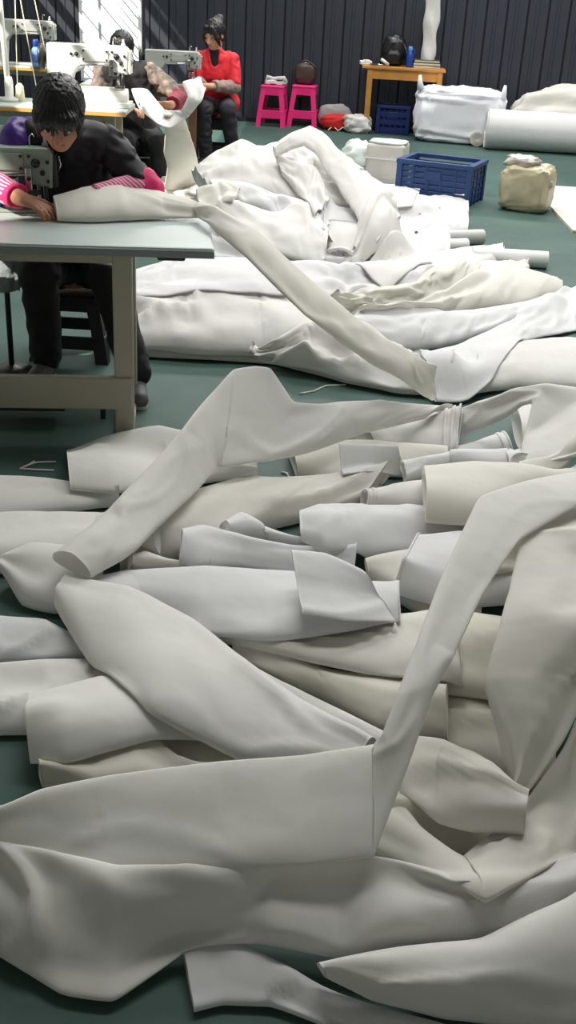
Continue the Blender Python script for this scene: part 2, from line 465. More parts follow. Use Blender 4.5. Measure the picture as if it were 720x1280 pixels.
# ------------------------------------------------------------------ object materials
mat('table_laminate', (172, 184, 180), 0.35, noise=0.04, nscale=3)
mat('table_edge', (126, 134, 130), 0.5)
mat('frame_steel', (165, 160, 142), 0.45, noise=0.06, nscale=4)
mat('machine_green', (148, 160, 148), 0.35, noise=0.05)
mat('machine_white', (226, 226, 218), 0.35, noise=0.03)
mat('machine_grey', (170, 172, 166), 0.4, noise=0.04)
mat('chrome', (200, 200, 200), 0.2, metal=1.0)
mat('dark_steel', (60, 62, 62), 0.4, metal=0.6)
mat('black_plastic', (18, 18, 20), 0.5)
mat('blue_plastic', (20, 62, 150), 0.4)
mat('wood', (190, 132, 62), 0.5, noise=0.18, nscale=5)
mat('wood_dark', (110, 78, 52), 0.6, noise=0.15)
mat('board_tan', (206, 160, 92), 0.5, noise=0.08)
mat('thread', (232, 224, 190), 0.8)
mat('green_plastic', (40, 170, 110), 0.4)

def sewing_table(name, label, loc, rz, xl, xr, depth, top_m='table_laminate', edge_m='table_edge', leg_m='frame_steel', legs=(None, None), z=0.75, group=None, box_x=None):
    """top spans xl..xr, y 0..depth (y = 0 is the camera-side edge), legs at the given x"""
    t = empty(name, loc, rz, label, 'table', group)
    bm = bmesh.new(); add_box(bm, (xl, 0, z - 0.032), (xr, depth, z), 0.008); top = bm_obj('table_top', bm, top_m, t)
    bm = bmesh.new(); add_box(bm, (xl, -0.006, z - 0.035), (xr, 0.0015, z - 0.008), 0.002); bm_obj('edge_band', bm, edge_m, t)
    for lx in legs:
        if lx is None: continue
        g = bmesh.new(); add_box(g, (lx - 0.036, 0.07, 0.02), (lx + 0.036, 0.12, z - 0.032), 0.006); bm_obj('leg', g, leg_m, t)
        g = bmesh.new(); add_box(g, (lx - 0.036, depth - 0.12, 0.02), (lx + 0.036, depth - 0.07, z - 0.032), 0.006); bm_obj('leg', g, leg_m, t)
        g = bmesh.new(); add_box(g, (lx - 0.034, 0.0, 0.0), (lx + 0.034, depth, 0.03), 0.006); bm_obj('foot_bar', g, leg_m, t)
    if legs[0] is not None and legs[1] is not None:
        g = bmesh.new(); add_box(g, (legs[0], 0.06, 0.12), (legs[1] + 0.03, 0.10, 0.245), 0.006); bm_obj('cross_beam', g, leg_m, t)
        g = bmesh.new(); add_box(g, (legs[0], 0.075, z - 0.08), (legs[1], 0.1, z - 0.032)); bm_obj('top_rail', g, leg_m, t)
    if box_x is not None:
        g = bmesh.new(); add_box(g, (box_x, 0.05, z - 0.06), (box_x + 0.1, 0.16, z - 0.032), 0.008); bm_obj('switch_box', g, 'black_plastic', t)
    return t

def sewing_machine(name, label, loc, rz, s=1.0, body='machine_green', H=0.26, L=0.42, raised=0.0, group=None, dark='dark_steel'):
    """needle above the origin, arm running to -x; the photograph sees the far side of the machine"""
    t = empty(name, loc, rz, label, 'sewing machine', group)
    def B(n, lo, hi, m, bev=0.008, parent=t):
        return box(n, [v * s for v in lo], [v * s for v in hi], m, parent, bev * s)
    B('bed', (-L - 0.04, -0.085, 0.0), (0.07, 0.085, 0.012 + raised * 0.2), body, 0.004)
    if raised:
        tube('cylinder_bed', [((-L + 0.05) * s, 0, raised * 0.62 * s), (-0.02 * s, 0, raised * 0.62 * s), (0.05 * s, 0, raised * 0.62 * s)], [raised * 0.62 * s, raised * 0.62 * s, raised * 0.56 * s], body, t, 16)
    z0 = raised
    arm = [(-L - 0.03, H), (-L - 0.03, z0 + 0.01), (-L + 0.10, z0 + 0.01), (-L + 0.115, H - 0.16), (-L + 0.15, H - 0.115), (-0.05, H - 0.10), (-0.045, H - 0.13), (0.055, H - 0.15), (0.062, H - 0.02), (0.04, H)]
    B('face_plate', (0.055, -0.045, H - 0.145), (0.074, 0.045, H - 0.02), 'dark_steel' if body == 'machine_green' else body, 0.006)
    arm_o = prism('arm', [(x * s, z * s) for x, z in arm], -0.052 * s, 0.052 * s, body, t, 0.009 * s)
    B('cover_plate', (-0.20, -0.058, H - 0.085), (-0.05, -0.048, H - 0.02), body, 0.004, arm_o)
    for (x, z) in ((-0.19, H - 0.03), (-0.06, H - 0.03), (-0.19, H - 0.075), (-0.06, H - 0.075)):
        tube('screw', [(x * s, -0.056 * s, z * s), (x * s, -0.064 * s, z * s)], 0.006 * s, 'dark_steel', arm_o, 8)
    tube('needle_bar', [(0.02 * s, 0, (H - 0.14) * s), (0.02 * s, 0, (z0 + 0.05) * s)], 0.006 * s, 'chrome', t, 8)
    tube('needle', [(0.02 * s, 0, (z0 + 0.06) * s), (0.02 * s, 0, (z0 + 0.012) * s)], [0.003 * s, 0.0012 * s], 'chrome', t, 6)
    tube('presser_bar', [(0.0, -0.02 * s, (H - 0.14) * s), (0.0, -0.02 * s, (z0 + 0.03) * s)], 0.007 * s, 'chrome', t, 8)
    B('presser_foot', (-0.02, -0.035, z0 + 0.012), (0.035, 0.012, z0 + 0.028), 'chrome', 0.003)
    B('lifter_lever', (-0.05, -0.075, H - 0.17), (0.012, -0.056, H - 0.152), dark, 0.003)
    tube('shaft_rod', [((-L + 0.16) * s, -0.056 * s, (H - 0.108) * s), (-0.03 * s, -0.056 * s, (H - 0.098) * s)], 0.006 * s, 'chrome', arm_o, 8)
    for (x, z, r) in ((-0.23, H - 0.05, 0.012), (-0.26, H - 0.05, 0.008), (-0.03, H - 0.03, 0.006), (0.04, H - 0.05, 0.007), (0.04, H - 0.12, 0.007), (0.02, H - 0.09, 0.01)):
        tube('bolt', [(x * s, -0.05 * s, z * s), (x * s, -0.06 * s, z * s)], r * s, dark, arm_o, 10)
    box('linkage', (-0.045 * s, -0.07 * s, (H - 0.165) * s), (-0.02 * s, -0.052 * s, (H - 0.07) * s), 'chrome', arm_o, 0.003 * s)
    tube('lift_spring', [(0.03 * s, -0.05 * s, (H - 0.14) * s), (0.03 * s, -0.05 * s, (H - 0.2) * s), (0.03 * s, -0.03 * s, (H - 0.205) * s)], 0.008 * s, dark, t, 8)
    # hand wheel at the far end of the arm
    M = Matrix.Translation(((-L - 0.03) * s, 0, (H - 0.075) * s)) @ Matrix.Rotation(-math.pi / 2, 4, 'Y')
    lathe('hand_wheel', [(0.0, 0.0), (0.03 * s, 0.0), (0.03 * s, 0.02 * s), (0.065 * s, 0.024 * s), (0.07 * s, 0.032 * s), (0.07 * s, 0.044 * s), (0.06 * s, 0.05 * s), (0.0, 0.05 * s)], dark, t, 22, M)
    for (x, z, r) in ((-0.005, H - 0.055, 0.017), (-0.03, H - 0.11, 0.012)):
        M = Matrix.Translation((x * s, -0.052 * s, z * s)) @ Matrix.Rotation(math.pi / 2, 4, 'X')
        lathe('tension_dial', [(r * s, 0), (r * s, 0.006 * s), (r * 0.5 * s, 0.01 * s), (r * 0.7 * s, 0.016 * s), (r * 0.7 * s, 0.024 * s), (0, 0.024 * s)], dark, t, 14, M)
    tube('thread_guide', [(-0.03 * s, 0, H * s), (-0.03 * s, 0, (H + 0.035) * s), (-0.02 * s, 0, (H + 0.045) * s), (-0.01 * s, 0, (H + 0.035) * s)], 0.003 * s, 'chrome', t, 6)
    lathe('guide_post', [(0.012 * s, H * s), (0.012 * s, (H + 0.012) * s), (0.006 * s, (H + 0.016) * s), (0.006 * s, (H + 0.034) * s), (0, (H + 0.036) * s)], body, t, 10, Matrix.Translation((0.028 * s, 0, 0)))
    tube('take_up_lever', [(0.072 * s, -0.01 * s, (H - 0.1) * s), (0.086 * s, -0.02 * s, (H - 0.06) * s), (0.08 * s, -0.03 * s, (H - 0.03) * s)], 0.004 * s, 'chrome', t, 6)
    return t

def zrot(a): return math.radians(a)
# front table
P = onz(268, 311, 0.75)
TROT = zrot(7)
front_table = sewing_table('sewing_table', 'long grey laminate sewing table on a steel frame in the left foreground', (P[0], P[1], 0), TROT, -1.45, 0.0, 0.56, legs=(-1.32, -0.325), box_x=-0.2)
# foot pedal under it
pd = empty('treadle', (P[0] - 0.75, P[1] + 0.2, 0), TROT, 'dark steel foot treadle under the front sewing table', 'pedal')
box('plate', (-0.16, -0.1, 0.06), (0.16, 0.1, 0.075), 'dark_steel', pd, 0.003)
tube('pivot_bar', [(-0.3, 0.0, 0.05), (0.3, 0.0, 0.05)], 0.01, 'dark_steel', pd)
for sx in (-0.3, 0.3):
    box('bracket', (sx - 0.01, -0.02, 0.0), (sx + 0.01, 0.02, 0.07), 'dark_steel', pd)
p = onz(51, 262, 0.75)
sewing_machine('sewing_machine', 'grey-green lockstitch sewing machine on the front table, before the worker in purple', (p[0], p[1], 0.75), TROT, 1.0, 'machine_green', 0.238, 0.40)
# second row
p = ony(160, 142, 8.05)
T2 = sewing_table('sewing_table', 'pale sewing table with wooden edge under the big white machine', (p[0] + 0.03, p[1] - 0.28, 0), zrot(2), -1.25, 0.0, 0.56, 'table_laminate', 'board_tan', legs=(-1.1, -0.12))
sewing_machine('sewing_machine', 'large white sewing machine with a tubular bed in the second row', (p[0] - 0.06, 8.05, 0.75), zrot(2), 1.22, 'machine_white', 0.325, 0.37, raised=0.085)
# third row, in front of the worker in red
p = ony(241, 108, 10.45)
sewing_table('sewing_table', 'small sewing table with brown legs beside the worker in red', (p[0] + 0.12, p[1] - 0.25, 0), zrot(2), -1.1, 0.0, 0.52, 'table_laminate', 'board_tan', 'wood_dark', legs=(-0.95, -0.1), z=0.70)
sewing_machine('sewing_machine', 'cream sewing machine in front of the worker in red', (p[0], 10.45, 0.70), zrot(2), 1.0, 'machine_grey', 0.30, 0.40)
# far left row
p = ony(66, 30, 10.9)
sewing_table('sewing_table', 'sewing table at the far left under the grey machine', (p[0] + 0.25, 10.65, 0), zrot(2), -1.3, 0.0, 0.55, 'table_laminate', 'board_tan', legs=(-1.1, -0.15), z=0.78)
sewing_machine('sewing_machine', 'grey sewing machine at the far left behind the blue bottle', (p[0] - 0.06, 10.9, 0.78), zrot(2), 1.12, 'machine_grey', 0.345, 0.44)

# thread stand on the second table: white pole, arms, cones and threads that run down
def thread_stand():
    b = ony(13, 139, 8.02); z0 = 0.751
    t = empty('thread_stand', (b[0], 8.02, z0), 0, 'white thread stand with tall pole and yarns, left of the big white machine', 'thread stand')
    tube('pole', [(0, 0, 0), (-0.02, 0, 0.4), (-0.035, 0, 1.2)], [0.022, 0.018, 0.015], 'machine_white', t, 10)
    lathe('base', [(0.07, 0), (0.07, 0.02), (0.03, 0.03), (0.03, 0.13), (0.022, 0.16), (0, 0.16)], 'machine_white', t, 16)
    box('arm', (-0.2, -0.01, 1.15), (0.3, 0.01, 1.175), 'machine_white', t, 0.003)
    def to_local(q): return tuple(np.array(q) - np.array([b[0], 8.02, z0]))
    for (xa, ya, xb, yb) in ((18, -25, 23, 140), (21, -25, 46, 112), (38, -25, 63, 94)):
        tube('thread', [to_local(ony(xa, ya, 8.02)), to_local(ony(xb, yb, 8.02))], 0.0035, 'thread', t, 5)
    lathe('cone', [(0.035, 0), (0.028, 0.1), (0.012, 0.12), (0, 0.12)], 'thread', t, 14, Matrix.Translation((0.07, 0.02, 0.0)))
thread_stand()
# water bottle behind
p = ony(46, 84, 10.62)
bt = empty('water_bottle', (p[0], 10.62, p[2]), 0, 'clear water bottle with a dark blue cap behind the front worker', 'bottle')
bt.location[2] = 0.781
mat('bottle_clear', (120, 160, 205), 0.15, spec=0.5)
lathe('body', [(0.0, 0), (0.042, 0.0), (0.045, 0.02), (0.043, 0.06), (0.045, 0.12), (0.04, 0.15), (0.02, 0.18)], 'bottle_clear', bt)
lathe('cap', [(0.024, 0.175), (0.026, 0.18), (0.026, 0.23), (0.02, 0.238), (0, 0.238)], 'blue_plastic', bt)
mat('bottle_label', (90, 120, 200), 0.5)
lathe('wrap', [(0.0462, 0.05), (0.0468, 0.06), (0.0468, 0.11), (0.0462, 0.12)], 'bottle_label', bt)

# stool of the front worker
def stool(name, label, c, h, w, m, group=None, rz=0.0, pink=False):
    t = empty(name, c, rz, label, 'stool', group)
    # moulded plastic stool: four splayed corner legs, aprons and mid rails leaving square openings
    a, b = w * 0.36, w * 0.5
    bm = bmesh.new(); add_box(bm, (-a - 0.01, -a - 0.01, h - 0.035), (a + 0.01, a + 0.01, h), 0.012); bm_obj('seat', bm, m, t)
    for sx in (-1, 1):
        for sy in (-1, 1):
            bm = bmesh.new()
            def ring(z, k):
                o = a + (b - a) * (1 - z / h); i = o - k
                return [bm.verts.new((sx * o, sy * o, z)), bm.verts.new((sx * i, sy * o, z)), bm.verts.new((sx * i, sy * (o - 0.02), z)), bm.verts.new((sx * (o - 0.02), sy * (o - 0.02), z)), bm.verts.new((sx * (o - 0.02), sy * i, z)), bm.verts.new((sx * o, sy * i, z))]
            R = [ring(0, w * 0.16), ring(h * 0.5, w * 0.15), ring(h - 0.02, w * 0.17)]
            for q in range(2):
                for j in range(6): bm.faces.new((R[q][j], R[q][(j + 1) % 6], R[q + 1][(j + 1) % 6], R[q + 1][j]))
            bm.faces.new(R[0][::-1]); bm.faces.new(R[2])
            bm_obj('leg', bm, m, t)
    for zlo, zhi in ((h * 0.76, h - 0.02), (h * 0.2, h * 0.4)):
        for k in range(4):
            o = a + (b - a) * (1 - (zlo + zhi) / 2 / h)
            bm = bmesh.new(); add_box(bm, (-o + 0.015, -o + 0.002, zlo), (o - 0.015, -o + 0.02, zhi), 0.004, Matrix.Rotation(k * math.pi / 2, 4, 'Z'))
            bm_obj('rail', bm, m, t)
    return t
mat('pink_plastic', (226, 44, 122), 0.38)
mat('dark_plastic', (28, 28, 32), 0.5)
p1 = onz(340, 158, 0); p2 = onz(379, 158, 0)
stool('plastic_stool', 'pink plastic stool with a white cloth on its seat, by the panel wall', (p1[0], p1[1] + 0.12, 0), 0.47, 0.37, 'pink_plastic', 'pink stools', WANG)
stool('plastic_stool', 'pink plastic stool carrying the brown bag, by the panel wall', (p2[0], p2[1] + 0.08, 0), 0.48, 0.38, 'pink_plastic', 'pink stools', WANG)
# wooden table by the wall
p = onz(458, 167, 0); q = ony(548, 90, p[1])
wt = empty('wooden_table', (p[0], p[1], 0), WANG * 0.5, 'orange-brown wooden table against the dark panel wall', 'table')
wx = q[0] - p[0] + 0.02; wd = 0.30; wh = 0.765
box('table_top', (-0.11, -0.05, wh - 0.03), (wx + 0.06, wd + 0.05, wh), 'wood', wt, 0.004)
for lx in (0, wx):
    for ly in (0, wd):
        box('leg', (lx - 0.045 if lx == 0 else lx - 0.03, ly - 0.03, 0), (lx + 0.02 if lx == 0 else lx + 0.03, ly + 0.03, wh - 0.03), 'wood', wt, 0.004)
box('apron', (-0.02, -0.02, wh - 0.14), (wx, 0.0, wh - 0.03), 'wood', wt)
box('apron', (-0.02, wd, wh - 0.14), (wx, wd + 0.02, wh - 0.03), 'wood', wt)
box('apron', (-0.03, 0, wh - 0.14), (-0.01, wd, wh - 0.03), 'wood', wt)
box('apron', (wx + 0.005, 0, wh - 0.14), (wx + 0.025, wd, wh - 0.03), 'wood', wt)
WTY = p[1] + 0.12
def ontable(x, y): 
    g = ony(x, y, WTY); return (g[0], WTY, wh + 0.001)

# ------------------------------------------------------------------ soft lumps: squashed, flat-bottomed, creased
def blob(name, c, rad, m, label=None, cat=None, parent=None, seed=1, amp=0.12, freq=3.0, n=40, pw=2.6, rz=0.0, flat=0.0, group=None, crease=0.5, fac=0.0):
    """superellipsoid with ridged folds, resting on z = c[2]"""
    u = np.linspace(0, 2 * np.pi, n, endpoint=False); v = np.linspace(-np.pi / 2, np.pi / 2, n // 2 + 1)
    U, Vv = np.meshgrid(u, v)
    e = 2.0 / pw
    sp = lambda t: np.sign(np.sin(t)) * np.abs(np.sin(t)) ** e
    cp = lambda t: np.sign(np.cos(t)) * np.abs(np.cos(t)) ** e
    x = cp(Vv) * cp(U); y = cp(Vv) * sp(U); z = sp(Vv)
    f1 = vnoise(U * freq / np.pi * 2 + 0 * Vv, Vv * freq + 5, seed); 
    w = np.cos(U) ; w2 = np.sin(U)
    nz = vnoise(x * freq + 11, (y + z * 1.3) * freq + 3, seed) + 0.6 * vnoise((x - z) * freq * 2, (y + z) * freq * 2, seed + 1)
    rg = 1 - np.abs(vnoise((x + 0.6 * y) * freq * 1.6 + 7, (z - 0.4 * x) * freq * 1.6, seed + 2)) * 2
    d = 1 + amp * (nz * 0.6 + crease * np.clip(rg, 0, 1) * 0.8)
    if fac: d = d + fac * (facet(U * 1.9 + z * 1.2, z * 2.4 + np.sin(U) * 0.3, seed + 5) + 0.5 * facet(U * 4 - z * 2, z * 4.5, seed + 6)) * np.cos(Vv)
    P = np.stack([x * d * rad[0], y * d * rad[1], (z * d) * rad[2] + rad[2]], -1)
    P[..., 2] = np.maximum(P[..., 2], 0.0 + 0.0 * P[..., 2])
    ca, sa = math.cos(rz), math.sin(rz)
    X = P[..., 0] * ca - P[..., 1] * sa; Y = P[..., 0] * sa + P[..., 1] * ca
    Vt = np.stack([X, Y, P[..., 2]], -1).reshape(-1, 3)
    r, cN = U.shape
    I = np.arange(r * cN).reshape(r, cN)
    F = np.stack([I[:-1, :], np.roll(I, -1, 1)[:-1, :], np.roll(I, -1, 1)[1:, :], I[1:, :]], -1).reshape(-1, 4)
    o = np_obj(name, Vt, F, m, parent)
    o.location = c
    if label: setp(o, label, cat, group)
    return o

felt('felt_white', (234, 233, 231), 0.03)
felt('felt_cool', (232, 232, 233), 0.02)
felt('felt_cream', (232, 230, 224), 0.04)
felt('felt_warm', (229, 225, 216), 0.05)
mat('sack_white', (232, 232, 238), 0.6, bump=0.5, bscale=7)
mat('paper_white', (230, 232, 230), 0.7)
mat('cloth_grey', (150, 148, 148), 0.9, bump=0.4, bscale=12)
mat('cloth_red', (196, 40, 34), 0.85, bump=0.4, bscale=12)
mat('bag_brown', (72, 52, 48), 0.45, bump=0.3, bscale=10)
mat('bag_black', (14, 14, 16), 0.4, bump=0.3, bscale=12)
mat('crate_blue', (20, 56, 108), 0.5, noise=0.1)
mat('crate_navy', (14, 34, 92), 0.5)
mat('wrap_tan', (188, 178, 148), 0.35, noise=0.14, nscale=9, bump=0.6, bscale=14)
mat('carton_white', (214, 208, 200), 0.7, noise=0.08, bump=0.2, bscale=8)
mat('board_pale', (206, 202, 198), 0.5)
mat('plastic_film', (222, 228, 226), 0.25, bump=0.8, bscale=9)

# on the stools
q = onz(340, 112, 0.47)
def loop_cloth(name, label, c, m):
    t = empty(name, c, 0, label, 'cloth')
    pts = [(-0.12, 0, 0.03), (-0.1, -0.04, 0.09), (-0.03, -0.02, 0.07), (0.03, -0.03, 0.08), (0.1, -0.05, 0.085), (0.125, 0, 0.04), (0.08, 0.04, 0.03)]
    tube('loop', pts, [0.018, 0.022, 0.02, 0.02, 0.024, 0.024, 0.018], m, t, 8)
    blob('fold', (-0.06, 0, 0), (0.07, 0.07, 0.028), m, parent=t, seed=4, amp=0.25)
    blob('fold', (0.05, 0.01, 0), (0.08, 0.06, 0.02), m, parent=t, seed=9, amp=0.25)
loop_cloth('crumpled_cloth', 'crumpled white cloth lying on the left pink stool', (p1[0] + 0.02, p1[1] + 0.12, 0.471), 'felt_white')
hb = empty('handbag', (p2[0] - 0.01, p2[1] + 0.08, 0.481), 0, 'dark brown handbag standing on the right pink stool', 'bag')
blob('body', (0, 0, 0), (0.125, 0.08, 0.125), 'bag_brown', parent=hb, seed=3, amp=0.08, pw=3)
tube('strap', [(-0.08, -0.02, 0.22), (-0.06, -0.04, 0.27), (0.02, -0.05, 0.28), (0.1, -0.05, 0.22), (0.15, -0.05, 0.2)], 0.008, 'bag_brown', hb, 6)
tube('zip', [(-0.08, -0.03, 0.235), (0.0, -0.05, 0.248), (0.08, -0.03, 0.235)], 0.006, 'chrome', hb, 6)
# heap of clothes left of the wooden table
g = onz(420, 163, 0)
blob('folded_cloth', (g[0], g[1] + 0.05, 0), (0.19, 0.14, 0.09), 'cloth_red', 'crumpled red cloth on the floor between pink stools and wooden table', 'cloth', seed=5, amp=0.2)
blob('folded_cloth', (g[0] - 0.02, g[1] + 0.19, 0.0), (0.2, 0.08, 0.14), 'cloth_grey', 'grey cloth bundle behind the red cloth at the wall', 'cloth', seed=6, amp=0.15)
g2 = onz(446, 166, 0)
blob('plastic_bag', (g2[0], g2[1] + 0.02, 0), (0.16, 0.13, 0.1), 'felt_white', 'small crumpled white plastic bag beside the wooden table leg', 'bag', seed=8, amp=0.3)
cd_ = empty('cord', (g[0] - 0.1, g[1] - 0.12, 0.0), 0, 'thin white cord tangled on the floor before the red cloth', 'cord')
tube('strand', [(0.0, 0, 0.01), (0.06, 0.05, 0.06), (0.12, 0.0, 0.01), (0.18, 0.04, 0.05), (0.24, -0.01, 0.01), (0.3, 0.0, 0.012)], 0.008, 'thread', cd_, 6)
# under the wooden table
g = onz(490, 166, 0)
def crate(name, label, loc, rz, w, d, h, m, rows=4, group=None, open_slots=True):
    t = empty(name, loc, rz, label, 'crate', group)
    k = 0.02
    box('base', (-w / 2, -d / 2, 0), (w / 2, d / 2, k), m, t)
    for sx in (-1, 1):
        for sy in (-1, 1):
            box('corner_post', (sx * w / 2 - 0.025, sy * d / 2 - 0.025, 0), (sx * w / 2 + 0.025, sy * d / 2 + 0.025, h), m, t, 0.006)
    bm = bmesh.new()
    add_box(bm, (-w / 2 - 0.03, -d / 2 - 0.03, h - 0.035), (w / 2 + 0.03, -d / 2 + 0.02, h), 0.004)
    add_box(bm, (-w / 2 - 0.03, d / 2 - 0.02, h - 0.035), (w / 2 + 0.03, d / 2 + 0.03, h), 0.004)
    add_box(bm, (-w / 2 - 0.03, -d / 2, h - 0.035), (-w / 2 + 0.02, d / 2, h), 0.004)
    add_box(bm, (w / 2 - 0.02, -d / 2, h - 0.035), (w / 2 + 0.03, d / 2, h), 0.004)
    bm_obj('rim', bm, m, t)
    for r in range(rows):
        z0 = 0.02 + (h - 0.06) * r / rows; z1 = z0 + (h - 0.06) / rows * 0.66
        for sy in (-1, 1):
            box('side_slat', (-w / 2, sy * d / 2 - 0.008, z0), (w / 2, sy * d / 2 + 0.008, z1), m, t)
        for sx in (-1, 1):
            box('end_slat', (sx * w / 2 - 0.008, -d / 2, z0), (sx * w / 2 + 0.008, d / 2, z1), m, t)
    for f in (-0.3, -0.1, 0.1, 0.3):
        box('rib', (f * w - 0.008, -d / 2 - 0.014, 0.0), (f * w + 0.008, -d / 2 - 0.004, h - 0.03), m, t)
    for f in (-0.25, 0.0, 0.25):
        box('rib', (w / 2 + 0.004, f * d - 0.008, 0.0), (w / 2 + 0.014, f * d + 0.008, h - 0.03), m, t)
    box('handle_plate', (-0.08, -d / 2 - 0.02, h * 0.56), (0.06, -d / 2 - 0.006, h * 0.78), m, t, 0.004)
    return t
crate('storage_crate', 'dark blue plastic crate on the floor under the wooden table', (g[0] + 0.0, 13.93, 0), WANG, 0.36, 0.24, 0.33, 'crate_navy', 3)
# items on the wooden table
T = ontable(457, 80)
nt_ = empty('tissue_pack', (T[0], T[1], T[2]), 0.1, 'small white pack on the left end of the wooden table', 'packet')
box('pack', (-0.07, -0.05, 0), (0.07, 0.05, 0.045), 'paper_white', nt_, 0.01); box('flap', (-0.03, -0.052, 0.03), (0.04, 0.02, 0.055), 'paper_white', nt_, 0.006)
T = ontable(492, 76)
bp_ = empty('backpack', T, 0, 'black backpack slumped on the wooden table', 'bag')
blob('body', (0, 0.06, 0), (0.135, 0.1, 0.17), 'bag_black', parent=bp_, seed=12, amp=0.12, pw=2.4)
blob('pocket', (-0.01, -0.03, 0.02), (0.09, 0.05, 0.08), 'bag_black', parent=bp_, seed=13, amp=0.1)
mat('grey_shine', (120, 122, 126), 0.3)
blob('badge', (-0.02, -0.035, 0.25), (0.03, 0.035, 0.03), 'grey_shine', parent=bp_, seed=14, amp=0.1)
tube('strap', [(0.1, -0.02, 0.25), (0.15, -0.06, 0.15), (0.12, -0.07, 0.02)], 0.012, 'bag_black', bp_, 6)
T = ontable(511, 78)
bb = empty('blue_flask', (T[0], T[1] - 0.08, T[2]), 0, 'blue drinking flask standing on the wooden table', 'bottle')
lathe('body', [(0.0, 0), (0.036, 0), (0.04, 0.01), (0.04, 0.13), (0.03, 0.165), (0.02, 0.18)], 'blue_plastic', bb)
mat('blue_light', (90, 150, 215), 0.4)
lathe('cap', [(0.022, 0.178), (0.025, 0.185), (0.025, 0.22), (0.018, 0.228), (0, 0.228)], 'blue_light', bb)
tube('carry_loop', [(0.025, 0, 0.2), (0.05, 0, 0.19), (0.055, 0, 0.14), (0.04, 0, 0.12)], 0.006, 'blue_plastic', bb, 6)
mat('book_a', (70, 74, 66), 0.6); mat('book_b', (150, 148, 138), 0.6); mat('book_c', (46, 56, 58), 0.6); mat('pages', (220, 214, 196), 0.8)
def book(label, c, rz, sx, sy, h, m):
    t = empty('book', c, rz, label, 'book', 'books stacked on the wooden table')
    box('cover', (-sx, -sy, 0), (sx, sy, 0.004), m, t); box('cover', (-sx, -sy, h - 0.004), (sx, sy, h), m, t)
    box('spine', (-sx - 0.004, -sy, 0), (-sx, sy, h), m, t); box('page_block', (-sx, -sy + 0.005, 0.004), (sx - 0.006, sy - 0.005, h - 0.004), 'pages', t)
T = ontable(533, 80)
book('grey book, lowest in the stack under the white roll', (T[0] + 0.0, T[1] + 0.02, T[2]), 0.05, 0.16, 0.11, 0.03, 'book_b')
book('dark green book, middle of the stack under the white roll', (T[0] + 0.005, T[1] + 0.02, T[2] + 0.031), -0.04, 0.16, 0.11, 0.03, 'book_c')
book('olive book, top of the stack under the white roll', (T[0] - 0.0, T[1] + 0.02, T[2] + 0.062), 0.03, 0.15, 0.1, 0.028, 'book_a')
T2_ = ontable(478, 80)
sp_ = empty('paper_tube', (T2_[0] + 0.02, T2_[1] - 0.12, T2_[2]), 0.5, 'white paper tube lying among small dark things on the wooden table', 'paper tube')
tube('tube', [(-0.05, 0, 0.075), (0.05, 0, 0.02)], 0.018, 'paper_white', sp_, 12); tube('core', [(0.05, 0, 0.02), (0.056, 0, 0.017)], 0.012, 'black_plastic', sp_, 10)
T3 = ontable(472, 80)
sc_ = empty('scissors', (T3[0], T3[1] - 0.12, T3[2]), 0.3, 'dark handled scissors lying on the wooden table', 'scissors')
tube('blade', [(0.0, 0, 0.012), (0.12, 0.01, 0.008)], [0.01, 0.002], 'chrome', sc_, 6); tube('blade', [(0.0, 0.02, 0.014), (0.12, 0.012, 0.01)], [0.01, 0.002], 'chrome', sc_, 6)
for s_ in (-1, 1):
    tube('grip', [(-0.01, 0.01, 0.015)] + [(-0.05 + 0.035 * math.cos(a), 0.01 + s_ * 0.03 + 0.022 * math.sin(a), 0.015) for a in np.linspace(0, 5.8, 9)], 0.007, 'black_plastic', sc_, 6)
# tall wrapped roll standing on the books
def wrapped_roll():
    b = (T[0] + 0.01, T[1] + 0.02, T[2] + 0.091)
    t = empty('wrapped_roll', b, 0, 'tall white film-wrapped roll with pinched sides standing on the books', 'roll')
    n, k = 28, 40; V = []
    for j in range(k + 1):
        f = j / k; z = 0.66 * f
        r0 = 0.088 + 0.006 * math.sin(f * 12 + 0.6) - 0.012 * (1 - f)
        for i in range(n):
            a = 2 * math.pi * i / n
            r = r0 * (1 + 0.10 * math.cos(2 * a + 5 * f) * math.sin(6.3 * f) + 0.07 * math.sin(3 * a + 11 * f) - 0.10 * math.exp(-((math.sin((a + 0.9) / 2)) ** 2) * 30))
            V.append((r * math.cos(a), r * math.sin(a), z))
    F = [(j * n + i, j * n + (i + 1) % n, (j + 1) * n + (i + 1) % n, (j + 1) * n + i) for j in range(k) for i in range(n)]
    o = np_obj('wrap', np.array(V), np.array(F), 'felt_white', t)
    lathe('core_end', [(0.0, 0.655), (0.05, 0.655), (0.07, 0.658), (0.075, 0.66)], 'felt_cream', t, 20)
    lathe('core_end', [(0.0, 0.0), (0.06, 0.0), (0.062, 0.004)], 'felt_cream', t, 20)
wrapped_roll()

